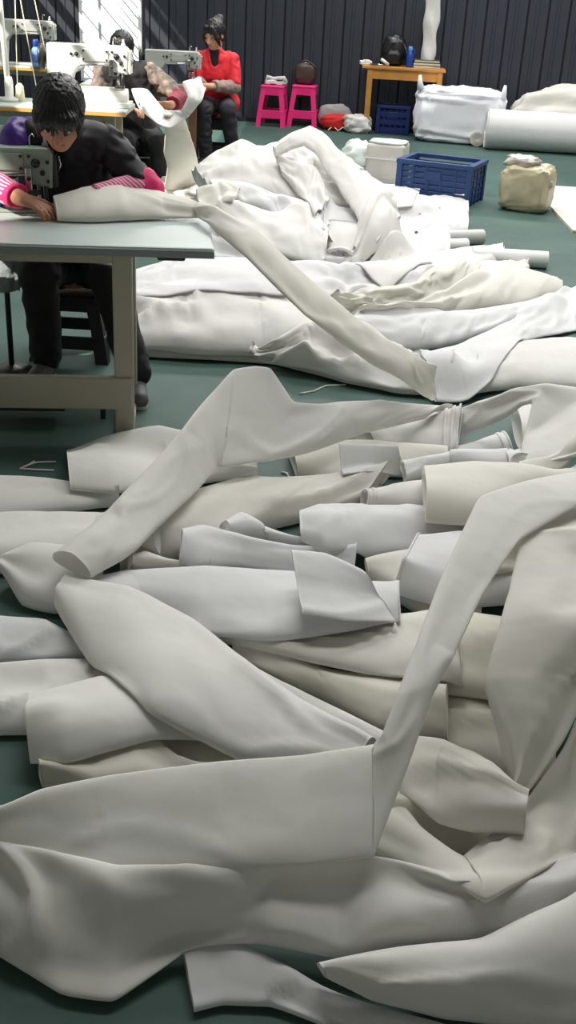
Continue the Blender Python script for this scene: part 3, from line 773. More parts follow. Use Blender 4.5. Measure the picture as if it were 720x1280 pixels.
# white bale with tied corners
def bale():
    a = onz(522, 176, 0); b = onz(626, 186, 0)
    w = np.linalg.norm(b[:2] - a[:2]); ang = math.atan2(b[1] - a[1], b[0] - a[0]) * 0.5
    c = (a + b) / 2
    t = empty('wrapped_bale', (c[0], c[1] + 0.26, 0), ang, 'white woven sack bale with tied corner ears, by the panel wall', 'bale')
    n = 64; h = 0.60
    nu, nv = 72, 40
    U = np.linspace(0, 1, nu); V_ = np.linspace(0, 1, nv)
    # rounded box skin: six patches joined as a superellipsoid with horizontal rope dents
    o = blob('sack', (0, 0, 0), (w * 0.52, 0.27, h / 2), 'sack_white', parent=t, seed=21, amp=0.05, pw=5.5, n=96, freq=5, crease=1.2)
    me = o.data
    co = np.empty(len(me.vertices) * 3, np.float32); me.vertices.foreach_get('co', co); co = co.reshape(-1, 3)
    dent = 0.010 * np.sin(co[:, 2] * 70 + 1.2 * np.sin(co[:, 0] * 5)) * (np.abs(co[:, 1]) > 0.15)
    co[:, 1] += np.sign(co[:, 1]) * dent
    co[:, 2] += 0.02 * np.sin(co[:, 0] * 4) * (co[:, 2] > h * 0.7) + 0.05 * (co[:, 2] / h) * (-co[:, 0] / w)
    me.vertices.foreach_set('co', co.ravel()); me.update()
    for (x, z) in ((-w * 0.49, h + 0.02), (w * 0.49, h - 0.03)):
        tube('ear', [(x * 0.97, -0.18, z - 0.05), (x, -0.19, z + 0.02), (x * 1.01, -0.2, z + 0.1)], [0.045, 0.03, 0.016], 'sack_white', t, 8)
bale()
# big fabric roll on the right, a small one under its end, and a loose heap behind
def spiral_roll(name, label, a, b, r, m, group=None):
    a = np.array(a, float); b = np.array(b, float)
    t = empty(name, (a[0], a[1], 0), 0, label, 'fabric roll', group)
    d = b - a; L = np.linalg.norm(d); d /= L
    s = np.cross(d, [0, 0, 1.0]); s /= np.linalg.norm(s); up = np.array([0, 0, 1.0])
    n = 40; k = 24; V = []; 
    for j in range(k + 1):
        f = j / k
        for i in range(n):
            an = 2 * math.pi * i / n
            rr = r * (1 + 0.012 * math.sin(an * 3 + f * 7) + 0.01 * math.sin(f * 23))
            p_ = d * (L * f) + s * rr * math.cos(an) + up * (rr * math.sin(an) + r)
            p_[2] = max(p_[2], 0.0); V.append(p_)
    F = [(j * n + i, j * n + (i + 1) % n, (j + 1) * n + (i + 1) % n, (j + 1) * n + i) for j in range(k) for i in range(n)]
    np_obj('outer_layer', np.array(V), np.array(F), m, t)
    pts = []
    for q_ in range(120):
        an = q_ / 119 * 2 * math.pi * 5; rr = r * (0.2 + 0.78 * q_ / 119)
        pts.append(-d * 0.0 + s * rr * math.cos(an) + up * (rr * math.sin(an) + r))
    bm = bmesh.new(); w_ = 0.012
    vs = [[bm.verts.new(tuple(p_ + d * o_)) for o_ in (-0.012, L + 0.012)] for p_ in pts]
    for q_ in range(len(vs) - 1): bm.faces.new((vs[q_][0], vs[q_ + 1][0], vs[q_ + 1][1], vs[q_][1]))
    bm_obj('rolled_layers', bm, m, t, True)
    bm = bmesh.new()
    for e_ in (0.0, L):
        ring = [bm.verts.new(tuple(d * e_ + s * r * 0.97 * math.cos(2 * math.pi * i / n) + up * (r * 0.97 * math.sin(2 * math.pi * i / n) + r))) for i in range(n)]
        bm.faces.new(ring); bm_obj('end_face', bm, 'felt_cream', t); bm = bmesh.new()
    bm.free()
    return t
a = onz(608, 188, 0); b = onz(722, 196, 0); dd = (b - a); b2 = b + dd * 1.0
ra = 0.215
spiral_roll('fabric_roll', 'long thick roll of white felt lying on the floor at right', (a[0], a[1] + ra * 0.85, 0), (b2[0], b2[1] + ra * 0.85 + 0.1, 0), ra, 'felt_cool')
c = onz(600, 185, 0)
spiral_roll('fabric_roll', 'thin white roll end tucked left of the long thick roll', (c[0] - 0.03, c[1] + 0.1, 0), (c[0] + 0.03, c[1] + 0.75, 0), 0.085, 'felt_white')
c = onz(700, 150, 0.2)
for (dx, dy, rx, ry, rz_, seed, lab) in ((0.62, 0.72, 0.78, 0.3, 0.34, 31, 'loose white felt heaped behind the long thick roll'), (1.1, 0.62, 0.5, 0.24, 0.25, 33, 'folded felt sheet at the right edge behind the long roll')):
    blob('felt_sheet', (a[0] + 0.55 + dx, a[1] - 0.08 + dy, 0), (rx, ry, rz_), 'felt_cream', lab, 'fabric', seed=seed, amp=0.14, pw=2.2, n=56, crease=1.0)

# big blue crate
a = onz(497, 240, 0); b = onz(577, 255, 0); c = onz(600, 246, 0)
w = 0.60; ang = math.atan2(b[1] - a[1], b[0] - a[0]) * 0.55
dv = np.array([math.cos(ang), math.sin(ang)]); nv_ = np.array([-dv[1], dv[0]])
cc = b[:2] - dv * w / 2 * 0.95 + nv_ * 0.24
crate('storage_crate', 'big open blue plastic crate standing behind the white heap', (cc[0], cc[1] - 0.18, 0), ang, w, 0.46, 0.335, 'crate_blue', 6)
# stacked packs left of the crate
g = onz(487, 236, 0)
t = empty('wrapped_pack', (g[0] - 0.02, g[1] + 0.32, 0), -0.25, 'beige film-wrapped block standing left of the big blue crate', 'package')
bm = bmesh.new(); add_box(bm, (-0.17, -0.15, 0), (0.17, 0.15, 0.35), 0.02); bm_obj('block', bm, 'carton_white', t)
box('strap', (-0.173, -0.153, 0.22), (0.173, 0.153, 0.232), 'paper_white', t); blob('film_top', (0, 0, 0.345), (0.165, 0.145, 0.014), 'plastic_film', parent=t, seed=40, amp=0.1, pw=4)
g = onz(448, 215, 0.1)
blob('plastic_bag', (g[0] + 0.0, g[1] + 0.2, 0), (0.15, 0.13, 0.17), 'plastic_film', 'pale translucent plastic bag beside the beige wrapped block', 'bag', seed=41, amp=0.22, pw=2.3)
# tan wrapped package on the right
a = onz(624, 263, 0); b = onz(668, 272, 0)
ang = -0.42
t = empty('wrapped_pack', (a[0] + 0.22, a[1] + 0.10, 0), ang, 'cream plastic-wrapped package alone on the floor at right', 'package')
blob('block', (0, 0, 0), (0.205, 0.17, 0.18), 'wrap_tan', parent=t, seed=44, amp=0.075, pw=5, n=64, crease=0.9, freq=4)
mat('film_loose', (198, 190, 182), 0.25, bump=0.6, bscale=9)
blob('loose_film', (-0.06, -0.02, 0.33), (0.13, 0.1, 0.05), 'film_loose', parent=t, seed=45, amp=0.3)
tube('tie', [(0.205, -0.08, 0.2), (0.22, -0.06, 0.22), (0.215, -0.1, 0.26)], 0.01, 'film_loose', t, 6)
# pale board lying right of it
a = onz(690, 268, 0)
t = empty('pale_board', (a[0] + 0.02, a[1] - 0.72, 0), -0.02, 'pale flat board lying on the floor at the right edge', 'board')
box('sheet', (0, 0, 0), (1.1, 2.1, 0.02), 'board_pale', t, 0.003); box('edge_strip', (-0.006, 0, 0.0), (0.0, 2.1, 0.022), 'pages', t)
# paper tubes poking out of the heap
def paper_tube(label, x0, y0, x1, y1, r, m, z=None):
    z = r if z is None else z
    a = onz(x0, y0, z); b = onz(x1, y1, z)
    t = empty('paper_tube', (a[0], a[1], 0), 0, label, 'tube')
    d = Vector(b - a); off = Vector((0, 0, z))
    bm = bmesh.new(); add_tube(bm, [off, off + d], r, 18, False); add_tube(bm, [off, off + d], r * 0.85, 18, False)
    bm_obj('wall', bm, m, t, True)
    lathe('end_rim', [(r * 0.85, 0), (r, 0)], m, t, 18, Matrix.Translation(off + d) @ d.to_track_quat('Z', 'Y').to_matrix().to_4x4())
    return t
mat('tube_grey', (196, 196, 192), 0.6)
paper_tube('greyish paper tube poking right from the heap near the blue crate', 520, 298, 603, 296, 0.052, 'tube_grey', 0.053)
paper_tube('thin white tube lying under the greyish paper tube', 530, 308, 583, 306, 0.045, 'paper_white')
paper_tube('long white tube pointing right from behind the pile', 590, 319, 684, 325, 0.055, 'paper_white')
# plastic carrier bag under the front table
g = ony(18, 345, 4.45)
blue = empty('carrier_bag', (g[0] - 0.03, 4.5, 0), 0, 'blue and clear plastic bags hanging behind the front table at left', 'bag')
mat('film_grey', (150, 156, 158), 0.3, bump=0.8, bscale=20)
blob('clear_bag', (0, 0, 0.36), (0.07, 0.06, 0.13), 'film_grey', parent=blue, seed=51, amp=0.3)
blob('blue_bag', (-0.02, 0, 0.58), (0.09, 0.06, 0.06), 'blue_plastic', parent=blue, seed=52, amp=0.2)
tube('hook_post', [(-0.02, 0.0, 0.0), (-0.02, 0.0, 0.75)], 0.012, 'dark_steel', blue)
lathe('post_foot', [(0.09, 0), (0.09, 0.01), (0.03, 0.02), (0.013, 0.03)], 'dark_steel', blue, 16, Matrix.Translation((-0.02, 0, 0)))
# thread scraps on the floor
def scraps(label, lines, seed):
    t = None
    for ln in lines:
        pts = [tuple(onz(x, y, 0.004)) for x, y in ln]
        if t is None:
            t = empty('thread_scrap', (pts[0][0], pts[0][1], 0), 0, label, 'scrap')
        tube('strand', [(p_[0] - pts[0][0], p_[1] - pts[0][1], 0.004) for p_ in pts], 0.004, 'felt_white', t, 5)
scraps('white felt trimmings on the dark floor left of the fallen bag', [[(25, 586), (45, 578), (70, 577)], [(40, 585), (58, 586), (82, 587)], [(55, 580), (68, 574), (72, 571)]], 1)
scraps('thin felt strip on the floor below the middle pile', [[(375, 492), (392, 489), (408, 482), (432, 481)], [(395, 488), (402, 487)]], 2)
scraps('curled thread on the dark floor in the gap beside the raised bag', [[(352, 590), (358, 592), (362, 597), (357, 601)], [(354, 598), (364, 600)]], 3)

# ------------------------------------------------------------------ people
mat('body_skin', (200, 150, 120), 0.55, attr='col')
mat('hair_black', (16, 14, 15), 0.42, noise=0.3, nscale=40, bump=0.5, bscale=60)
mat('eye_white', (225, 220, 214), 0.3)
mat('shoe_grey', (92, 92, 94), 0.6, noise=0.3, nscale=30)
mat('shoe_black', (20, 20, 22), 0.5)
mat('shoe_sole', (190, 188, 182), 0.7)
def nrm(v): v = np.array(v, float); return v / np.linalg.norm(v)

def person(name, label, J, fwd, up, clothes, vox=0.007, hair='short', shoe='shoe_black', head_s=1.0, skin=(196, 146, 116), hand_l=None, hand_r=None, lean=(0, -1, 0)):
    """J: world joints. a/b suffix = image-left / image-right limb. clothes: list of dicts"""
    base = np.array([J['pelvis'][0], J['pelvis'][1], 0.0])
    root = empty(name, tuple(base), 0, label, 'person')
    J = {k: np.array(v, float) - base for k, v in J.items()}
    f = nrm(fwd); u = np.array(up, float); u = nrm(u - f * (u @ f)); r = np.cross(f, u)
    R = np.array([r, f, u]); H = J['head']; hs = head_s
    def hp(a, b, c): return H + (r * a + f * b + u * c) * hs
    chest_f = nrm(lean)
    sh_dir = nrm(J['sb'] - J['sa'])
    B = SDF()
    # trunk
    B.cap(J['pelvis'], J['waist'], 0.13, 0.115, 0.05).cap(J['waist'], J['chest'], 0.115, 0.115, 0.05)
    B.cap(J['pelvis'] - sh_dir * 0.07, J['pelvis'] + sh_dir * 0.07, 0.12, 0.12, 0.05)
    B.cap(J['chest'] - sh_dir * 0.07, J['chest'] + sh_dir * 0.07, 0.11, 0.11, 0.05)
    B.cap(J['sa'] * 0.85 + J['sb'] * 0.15, J['sb'] * 0.85 + J['sa'] * 0.15, 0.06, 0.06, 0.05)
    mid = (J['sa'] + J['sb']) / 2
    B.cap(J['chest'], mid, 0.10, 0.07, 0.05)
    neck0 = mid + nrm(H - mid) * 0.02
    B.cap(neck0, hp(0, -0.02, -0.06), 0.055, 0.05, 0.03)
    # limbs
    for s in 'ab':
        B.cap(J['s' + s], J['e' + s], 0.052, 0.041, 0.03).cap(J['e' + s], J['w' + s], 0.041, 0.027, 0.02)
        B.cap(J['h' + s], J['k' + s], 0.083, 0.056, 0.04).cap(J['k' + s], J['f' + s], 0.055, 0.036, 0.02)
        B.cap(J['k' + s] * 0.72 + J['f' + s] * 0.28, J['k' + s] * 0.5 + J['f' + s] * 0.5, 0.056, 0.046, 0.03)
        B.cap(J['f' + s] + [0, 0, -0.02], J['t' + s], 0.036, 0.026, 0.02)
    # head: skull, cheeks, jaw, brow, nose, lips, ears
    B.ell(hp(0, -0.012, 0.025), R, np.array([0.074, 0.094, 0.090]) * hs, 0.02)
    B.ell(hp(0, 0.022, -0.042), R, np.array([0.060, 0.066, 0.076]) * hs, 0.02)
    B.ell(hp(0, 0.052, -0.092), R, np.array([0.028, 0.026, 0.022]) * hs, 0.02)
    B.cap(hp(-0.036, 0.074, 0.020), hp(0.036, 0.074, 0.020), 0.014 * hs, 0.014 * hs, 0.012)
    for s in (-1, 1):
        B.ell(hp(0.040 * s, 0.060, -0.030), R, np.array([0.024, 0.020, 0.022]) * hs, 0.015)
        B.sub(hp(0.031 * s, 0.098, 0.002), R, np.array([0.018, 0.014, 0.012]) * hs, 0.008)
        B.ell(hp(0.075 * s, -0.008, -0.008), R, np.array([0.010, 0.020, 0.030]) * hs, 0.006)
    B.cap(hp(0, 0.086, 0.006), hp(0, 0.106, -0.030), 0.009 * hs, 0.0145 * hs, 0.008)
    B.cap(hp(-0.012, 0.094, -0.034), hp(0.012, 0.094, -0.034), 0.009 * hs, 0.009 * hs, 0.006)
    B.cap(hp(-0.018, 0.083, -0.060), hp(0.018, 0.083, -0.060), 0.0085 * hs, 0.0085 * hs, 0.006)
    # hands: palm + five jointed fingers
    hand_cols = []
    for s, hd in (('a', hand_l), ('b', hand_r)):
        if hd is None: continue
        w = J['w' + s]; d = nrm(hd['dir']); pn = np.array(hd['palm'], float); pn = nrm(pn - d * (pn @ d)); sd = np.cross(d, pn) * hd.get('thumb', 1)
        Rh = np.array([sd, d, pn])
        B.ell(w + d * 0.052, Rh, np.array([0.040, 0.052, 0.016]), 0.015)
        B.cap(w, w + d * 0.03, 0.026, 0.024, 0.015)
        curl = hd.get('curl', 0.5)
        for i, (off, ln) in enumerate(((0.030, 0.072), (0.010, 0.080), (-0.011, 0.074), (-0.030, 0.058))):
            q = w + d * (0.092 - abs(off) * 0.12) + sd * off; dd = d.copy(); seg = ln / 3
            for j in range(3):
                a = curl * (0.45 + 0.25 * j) + 0.05 * i
                c_, s_ = math.cos(a), math.sin(a)
                dd = nrm(dd * c_ + pn * s_)
                q2 = q + dd * seg * (1.25 if j == 0 else 0.95)
                B.cap(q, q2, 0.0095 - 0.0008 * j, 0.0088 - 0.0009 * j, 0.004); q = q2
        q = w + d * 0.03 + sd * 0.030; dd = nrm(d * 0.6 + sd * 0.75 + pn * 0.2)
        for j in range(3):
            q2 = q + dd * (0.036, 0.030, 0.024)[j]; B.cap(q, q2, 0.0125 - 0.0015 * j, 0.011 - 0.0015 * j, 0.006); q = q2
            dd = nrm(dd + d * 0.35 + pn * 0.25 * curl)
    V, F = B.mesh(vox)
    sk = np.array(lin(skin)); cols = np.tile(sk, (len(V), 1))
    L = (V - H) @ R.T / hs
    nz = vnoise(V[:, 0] * 30, V[:, 2] * 30 + V[:, 1] * 17, 3) * 0.05
    cols *= (1 + nz)[:, None]
    def tint(mask, c, k=1.0): cols[mask] = cols[mask] * (1 - k) + np.array(lin(c)) * k
    face = L[:, 1] > 0.03
    tint(face & (np.abs(L[:, 0]) < 0.022) & (np.abs(L[:, 2] + 0.060) < 0.008), (160, 84, 78), 0.7)
    for s in (-1, 1):
        tint(face & (np.abs(L[:, 0] - 0.033 * s) < 0.020) & (np.abs(L[:, 2] - 0.024 - 0.004 * (np.abs(L[:, 0]) < 0.035)) < 0.005), (40, 30, 28), 0.8)
        tint(face & ((L[:, 0] - 0.045 * s) ** 2 + (L[:, 2] + 0.03) ** 2 < 0.0005), (205, 130, 108), 0.35)
    o = np_obj('body', V, F, 'body_skin', root, True, cols)
    # eyes
    for s in (-1, 1):
        E_ = SDF(); E_.ell(hp(0.031 * s, 0.078, 0.001), R, np.array([0.014, 0.010, 0.0075]) * hs, 0.002)
        V, F = E_.mesh(0.003); ev = (V - H) @ R.T / hs
        ec = np.tile(np.array(lin((222, 216, 210))), (len(V), 1)); ec[(ev[:, 0] - 0.031 * s) ** 2 + (ev[:, 2]) ** 2 < 0.00005] = lin((22, 16, 14)); ec[ev[:, 2] > 0.0045] = lin((28, 20, 18))
        np_obj('eye', V, F, 'body_skin', root, True, ec)
    # hair
    Hs = SDF()
    Hs.ell(hp(0, -0.020, 0.034), R, np.array([0.088, 0.106, 0.098]) * hs, 0.01)
    Hs.ell(hp(0, -0.05, -0.01), R, np.array([0.082, 0.07, 0.085]) * hs, 0.03)
    if hair == 'bangs':
        Hs.sub(hp(0, 0.105, -0.055), R, np.array([0.066, 0.075, 0.070]) * hs, 0.012)
        Hs.cap(hp(-0.05, 0.075, 0.045), hp(0.05, 0.075, 0.045), 0.03 * hs, 0.03 * hs, 0.02)
        for i in range(9):
            x = -0.06 + 0.015 * i
            Hs.cap(hp(x * 0.8, 0.086 - abs(x) * 0.4, 0.06), hp(x, 0.098 - abs(x) * 0.55, 0.018 - 0.016 * ((i * 7) % 3)), 0.012 * hs, 0.006 * hs, 0.006)
        for s in (-1, 1):
            Hs.cap(hp(0.074 * s, 0.03, 0.02), hp(0.070 * s, 0.052, -0.055), 0.018 * hs, 0.007 * hs, 0.012)
    elif hair == 'parted':
        Hs.sub(hp(0.012, 0.12, -0.035), R, np.array([0.058, 0.085, 0.085]) * hs, 0.012)
        for s in (-1, 1):
            Hs.cap(hp(0.03 * s, 0.065, 0.085), hp(0.070 * s, 0.060, 0.0), 0.022 * hs, 0.02 * hs, 0.015)
            Hs.cap(hp(0.070 * s, 0.060, 0.0), hp(0.074 * s, 0.045, -0.075), 0.02 * hs, 0.010 * hs, 0.015)
        Hs.ell(hp(-0.01, -0.09, 0.09), R, np.array([0.05, 0.05, 0.045]) * hs, 0.02)
    else:
        Hs.sub(hp(0, 0.115, -0.05), R, np.array([0.062, 0.075, 0.085]) * hs, 0.012)
        Hs.ell(hp(0, -0.11, 0.03), R, np.array([0.045, 0.045, 0.05]) * hs, 0.02)
    def strands(P):
        q = (P - H) @ R.T
        an = np.arctan2(q[:, 0], q[:, 1] + 0.02)
        return 0.003 * np.sin(an * 46 + 3 * vnoise(q[:, 2] * 30, an * 4, 2)) + 0.003 * vnoise(an * 14, q[:, 2] * 14, 5)
    V, F = Hs.mesh(0.005, strands); np_obj('hair', V, F, 'hair_black', root)
    # clothes
    for cl in clothes:
        S = SDF(); g = cl['grow']
        kind = cl['kind']
        if kind == 'top':
            S.cap(J['pelvis'] + [0, 0, 0.02], J['waist'], 0.135 + g, 0.118 + g, 0.05).cap(J['waist'], J['chest'], 0.118 + g, 0.118 + g, 0.05)
            S.cap(J['pelvis'] - sh_dir * 0.07, J['pelvis'] + sh_dir * 0.07, 0.122 + g, 0.122 + g, 0.05)
            S.cap(J['chest'] - sh_dir * 0.07, J['chest'] + sh_dir * 0.07, 0.112 + g, 0.112 + g, 0.05)
            S.cap(J['sa'] * 0.85 + J['sb'] * 0.15, J['sb'] * 0.85 + J['sa'] * 0.15, 0.064 + g, 0.064 + g, 0.05)
            S.cap(J['chest'], mid, 0.105 + g, 0.075 + g, 0.05)
            if cl.get('collar', True):
                S.cap(neck0 - nrm(H - mid) * 0.01, neck0 + nrm(H - mid) * 0.05, 0.072 + g * 0.4, 0.062 + g * 0.3, 0.03)
            if cl.get('short'):
                for s in 'ab':
                    S.cap(J['s' + s], J['s' + s] * (1 - cl['short']) + J['e' + s] * cl['short'], 0.060 + g, 0.056 + g, 0.03)
                    S.cut(*[(J['s' + s] * (1 - cl['short']) + J['e' + s] * cl['short']) , (J['e' + s] - J['s' + s])]) if False else None
            nk = neck0 + nrm(H - mid) * 0.075
            S.cut(J['pelvis'] + [0, 0, -0.10], (0, 0, -1))
            S.sub(hp(0, -0.01, -0.02), R, np.array([0.07, 0.085, 0.12]) * hs, 0.008)
            if cl.get('vneck'):
                vf = nrm(chest_f)
                q0 = neck0 + vf * 0.10; S.sub(q0 + np.array([0, 0, 0.03]), np.eye(3), (0.042, 0.07, 0.10), 0.01)
        elif kind == 'sleeve':
            s = cl['side']; pts = [J['s' + s], J['e' + s], J['w' + s]]
            a0, a1 = cl['span']     # 0..1 shoulder-elbow, 1..2 elbow-wrist
            def at(t): return pts[0] * (1 - t) + pts[1] * t if t <= 1 else pts[1] * (2 - t) + pts[2] * (t - 1)
            def rad(t): return (0.058 + g - 0.008 * min(t, 1)) - (0.014 * max(0, t - 1))
            ts = [a0] + ([1.0] if a0 < 1 < a1 else []) + [a1]
            d0 = at(a0 + 0.01) - at(a0); d1 = at(a1) - at(a1 - 0.01)
            for i in range(len(ts) - 2, -1, -1):
                S.cap(at(ts[i]), at(ts[i + 1]), rad(ts[i]), rad(ts[i + 1]), 0.02)
                if i == len(ts) - 2:
                    S.cut(at(a1) + nrm(d1) * 0.008, d1)
                    if a0 > 0 and len(ts) == 2: S.cut(at(a0) - nrm(d0) * 0.005, -d0)
        elif kind == 'trousers':
            S.cap(J['pelvis'] - sh_dir * 0.06, J['pelvis'] + sh_dir * 0.06, 0.122 + g, 0.122 + g, 0.05)
            for s in 'ab':
                S.cap(J['h' + s], J['k' + s], 0.088 + g, 0.064 + g, 0.04).cap(J['k' + s], J['f' + s] + [0, 0, 0.02], 0.064 + g, 0.056 + g, 0.03)
            S.cut(J['pelvis'] + [0, 0, 0.09], (0, 0, 1)); S.cut(np.array([0, 0, 0.055]), (0, 0, -1))
        sd = cl.get('seed', 1); am = cl.get('amp', 0.006); fq = cl.get('freq', 14)
        def wob(P, sd=sd, am=am, fq=fq):
            return am * (1 - 2 * np.abs(vnoise((P[:, 0] + 0.5 * P[:, 1]) * fq, (P[:, 2] * 1.3 - 0.4 * P[:, 1]) * fq, sd))) + am * 0.6 * vnoise(P[:, 0] * fq * 2, (P[:, 2] + P[:, 1]) * fq * 2, sd + 3)
        V, F = S.mesh(cl.get('vox', vox), wob)
        c_ = np_obj(cl['name'], V, F, cl['mat'], root)
        if 'label' in cl: c_['label'] = cl['label']
    # shoes
    for s in 'ab':
        a_ = J['f' + s] + np.array([0, 0, -0.01]); t_ = J['t' + s]; d = nrm(np.array([t_[0] - a_[0], t_[1] - a_[1], 0]))
        S = SDF(); S.cap(a_ - d * 0.02 + [0, 0, -0.015], t_, 0.047, 0.038, 0.02); S.cap(a_, a_ + [0, 0, 0.03], 0.046, 0.044, 0.02); S.cut((0, 0, 0.012), (0, 0, -1))
        V, F = S.mesh(0.006); so = np_obj('shoe', V, F, shoe, root)
        sdv = np.array([-d[1], d[0], 0]); pts = []
        h0 = a_ - d * 0.055; h1 = t_ + d * 0.032
        out = []
        for k in range(24):
            an = 2 * math.pi * k / 24; cx = math.cos(an); w_ = 0.042 + 0.004 * cx
            p_ = (h0 + h1) / 2 + d * (np.linalg.norm((h1 - h0)[:2]) / 2) * np.sign(cx) * abs(cx) ** 0.7 + sdv * w_ * math.sin(an)
            out.append((p_[0], p_[1]))
        prism('sole', out, 0.001, 0.022, 'shoe_sole', root, axis='z')
    return root

# worker at the front table, bent over the machine
mat('jacket_navy', (18, 13, 24), 0.7, noise=0.2, nscale=9)
mat('sleeve_purple', (70, 36, 128), 0.35, noise=0.15, nscale=9, bump=0.6, bscale=20)
stripes_mat('oversleeve_pink', (214, 52, 112), (196, 186, 200), 26, direction='DIAGONAL')
mat('cuff_pink', (214, 40, 104), 0.7)
mat('trousers_black', (14, 14, 17), 0.8)
def W_(x, y, Y): return ony(x, y, Y)
J = dict(head=W_(74, 143, 4.17), sa=W_(32, 172, 4.38), sb=W_(134, 180, 4.45), ea=W_(-14, 226, 4.25), wa=W_(22, 246, 4.12), eb=W_(180, 236, 4.40), wb=W_(104, 250, 4.22),
         chest=W_(85, 218, 4.52), waist=W_(88, 268, 4.68), pelvis=W_(90, 322, 4.80), ha=W_(65, 328, 4.78), hb=W_(118, 328, 4.78),
         ka=W_(50, 345, 4.38), kb=W_(136, 345, 4.40))
J['chest'][2] -= 0.02
J['fa'] = onz(58, 450, 0.09); J['fb'] = onz(168, 470, 0.09)
J['ta'] = J['fa'] + [-0.03, -0.13, -0.055]; J['tb'] = J['fb'] + [0.04, -0.13, -0.055]
person('person', 'worker in dark purple jacket with pink oversleeves bent over the front sewing machine', J, fwd=(0.06, -0.80, -0.62), up=(0.05, -0.45, 0.75),
       clothes=[dict(kind='top', name='jacket', mat='jacket_navy', grow=0.022, seed=1, amp=0.008),
                dict(kind='sleeve', name='sleeve', side='a', span=(0, 1.25), mat='sleeve_purple', grow=0.026, seed=2, amp=0.014, label='shiny purple sleeve'),
                dict(kind='sleeve', name='sleeve', side='b', span=(0, 1.05), mat='jacket_navy', grow=0.018, seed=3, amp=0.008),
                dict(kind='sleeve', name='oversleeve', side='a', span=(1.2, 1.9), mat='oversleeve_pink', grow=0.012, seed=4, label='pink and white patterned oversleeve'),
                dict(kind='sleeve', name='oversleeve', side='b', span=(0.95, 1.8), mat='oversleeve_pink', grow=0.018, seed=5, label='pink and white patterned oversleeve'),
                dict(kind='sleeve', name='cuff', side='a', span=(1.84, 1.96), mat='cuff_pink', grow=0.014, seed=4),
                dict(kind='sleeve', name='cuff', side='b', span=(0.98, 1.12), mat='cuff_pink', grow=0.024, seed=4),
                dict(kind='trousers', name='trousers', mat='trousers_black', grow=0.014, seed=6)],
       hair='bangs', shoe='shoe_grey', vox=0.007, head_s=1.04, skin=(186, 128, 98),
       hand_l=dict(dir=(0.85, -0.2, -0.25), palm=(0.1, 0.1, -1), thumb=1, curl=0.4), hand_r=dict(dir=(-0.9, -0.25, -0.2), palm=(-0.1, 0, -1), thumb=-1, curl=0.4), lean=(0, -1, -0.3))
st = stool('work_stool', 'dark stool under the worker at the front table', (J['pelvis'][0], J['pelvis'][1] + 0.02, 0), float(J['pelvis'][2]) - 0.145, 0.36, 'dark_plastic')

# second worker, behind the big white machine
mat('vest_black', (18, 17, 20), 0.8, noise=0.3, nscale=12)
mat('sleeve_print', (112, 98, 90), 0.8, noise=0.75, nscale=24)
mat('cuff_maroon', (112, 24, 40), 0.75)
mat('cuff_red', (214, 42, 52), 0.6)
Yb = 8.72
J = dict(head=W_(153, 62, Yb - 0.03), sa=W_(128, 92, Yb), sb=W_(188, 90, Yb), ea=W_(118, 128, 8.58), wa=W_(156, 134, 8.34), eb=W_(228, 122, 8.6), wb=W_(214, 131, 8.36),
         chest=W_(162, 112, Yb + 0.03), waist=W_(166, 138, Yb + 0.08), pelvis=W_(170, 172, Yb + 0.12), ha=W_(158, 176, Yb + 0.1), hb=W_(183, 176, Yb + 0.1),
         ka=W_(155, 178, 8.40), kb=W_(200, 180, 8.40))
J['fa'] = np.array([J['ka'][0], 8.42, 0.09]); J['fb'] = np.array([J['kb'][0] + 0.02, 8.45, 0.09]); J['ta'] = J['fa'] + [-0.02, -0.13, -0.055]; J['tb'] = J['fb'] + [0.02, -0.13, -0.055]
person('person', 'worker in black vest and maroon cuffs behind the big white sewing machine', J, fwd=(0.15, -0.85, -0.5), up=(0, -0.4, 0.85),
       clothes=[dict(kind='top', name='vest', mat='vest_black', grow=0.022, seed=11, vox=0.009),
                dict(kind='sleeve', name='sleeve', side='a', span=(0, 1.55), mat='sleeve_print', grow=0.012, seed=12, amp=0.01, vox=0.008),
                dict(kind='sleeve', name='sleeve', side='b', span=(0, 1.2), mat='sleeve_print', grow=0.014, seed=13, amp=0.01, vox=0.008),
                dict(kind='sleeve', name='cuff', side='a', span=(1.5, 1.95), mat='cuff_red', grow=0.010, seed=14, vox=0.008),
                dict(kind='sleeve', name='cuff', side='b', span=(0.9, 1.9), mat='cuff_maroon', grow=0.024, seed=15, vox=0.008),
                dict(kind='trousers', name='trousers', mat='trousers_black', grow=0.02, seed=16, vox=0.009)],
       hair='short', shoe='shoe_black', vox=0.008, skin=(190, 138, 110),
       hand_l=dict(dir=(0.9, -0.3, -0.1), palm=(0, -0.1, -1), thumb=1, curl=0.6), hand_r=dict(dir=(-0.95, -0.1, 0.0), palm=(0, -0.6, -0.8), thumb=-1, curl=0.6))
stool('work_stool', 'dark stool under the worker behind the big white machine', (J['pelvis'][0], J['pelvis'][1] + 0.02, 0), float(J['pelvis'][2]) - 0.145, 0.34, 'dark_plastic')

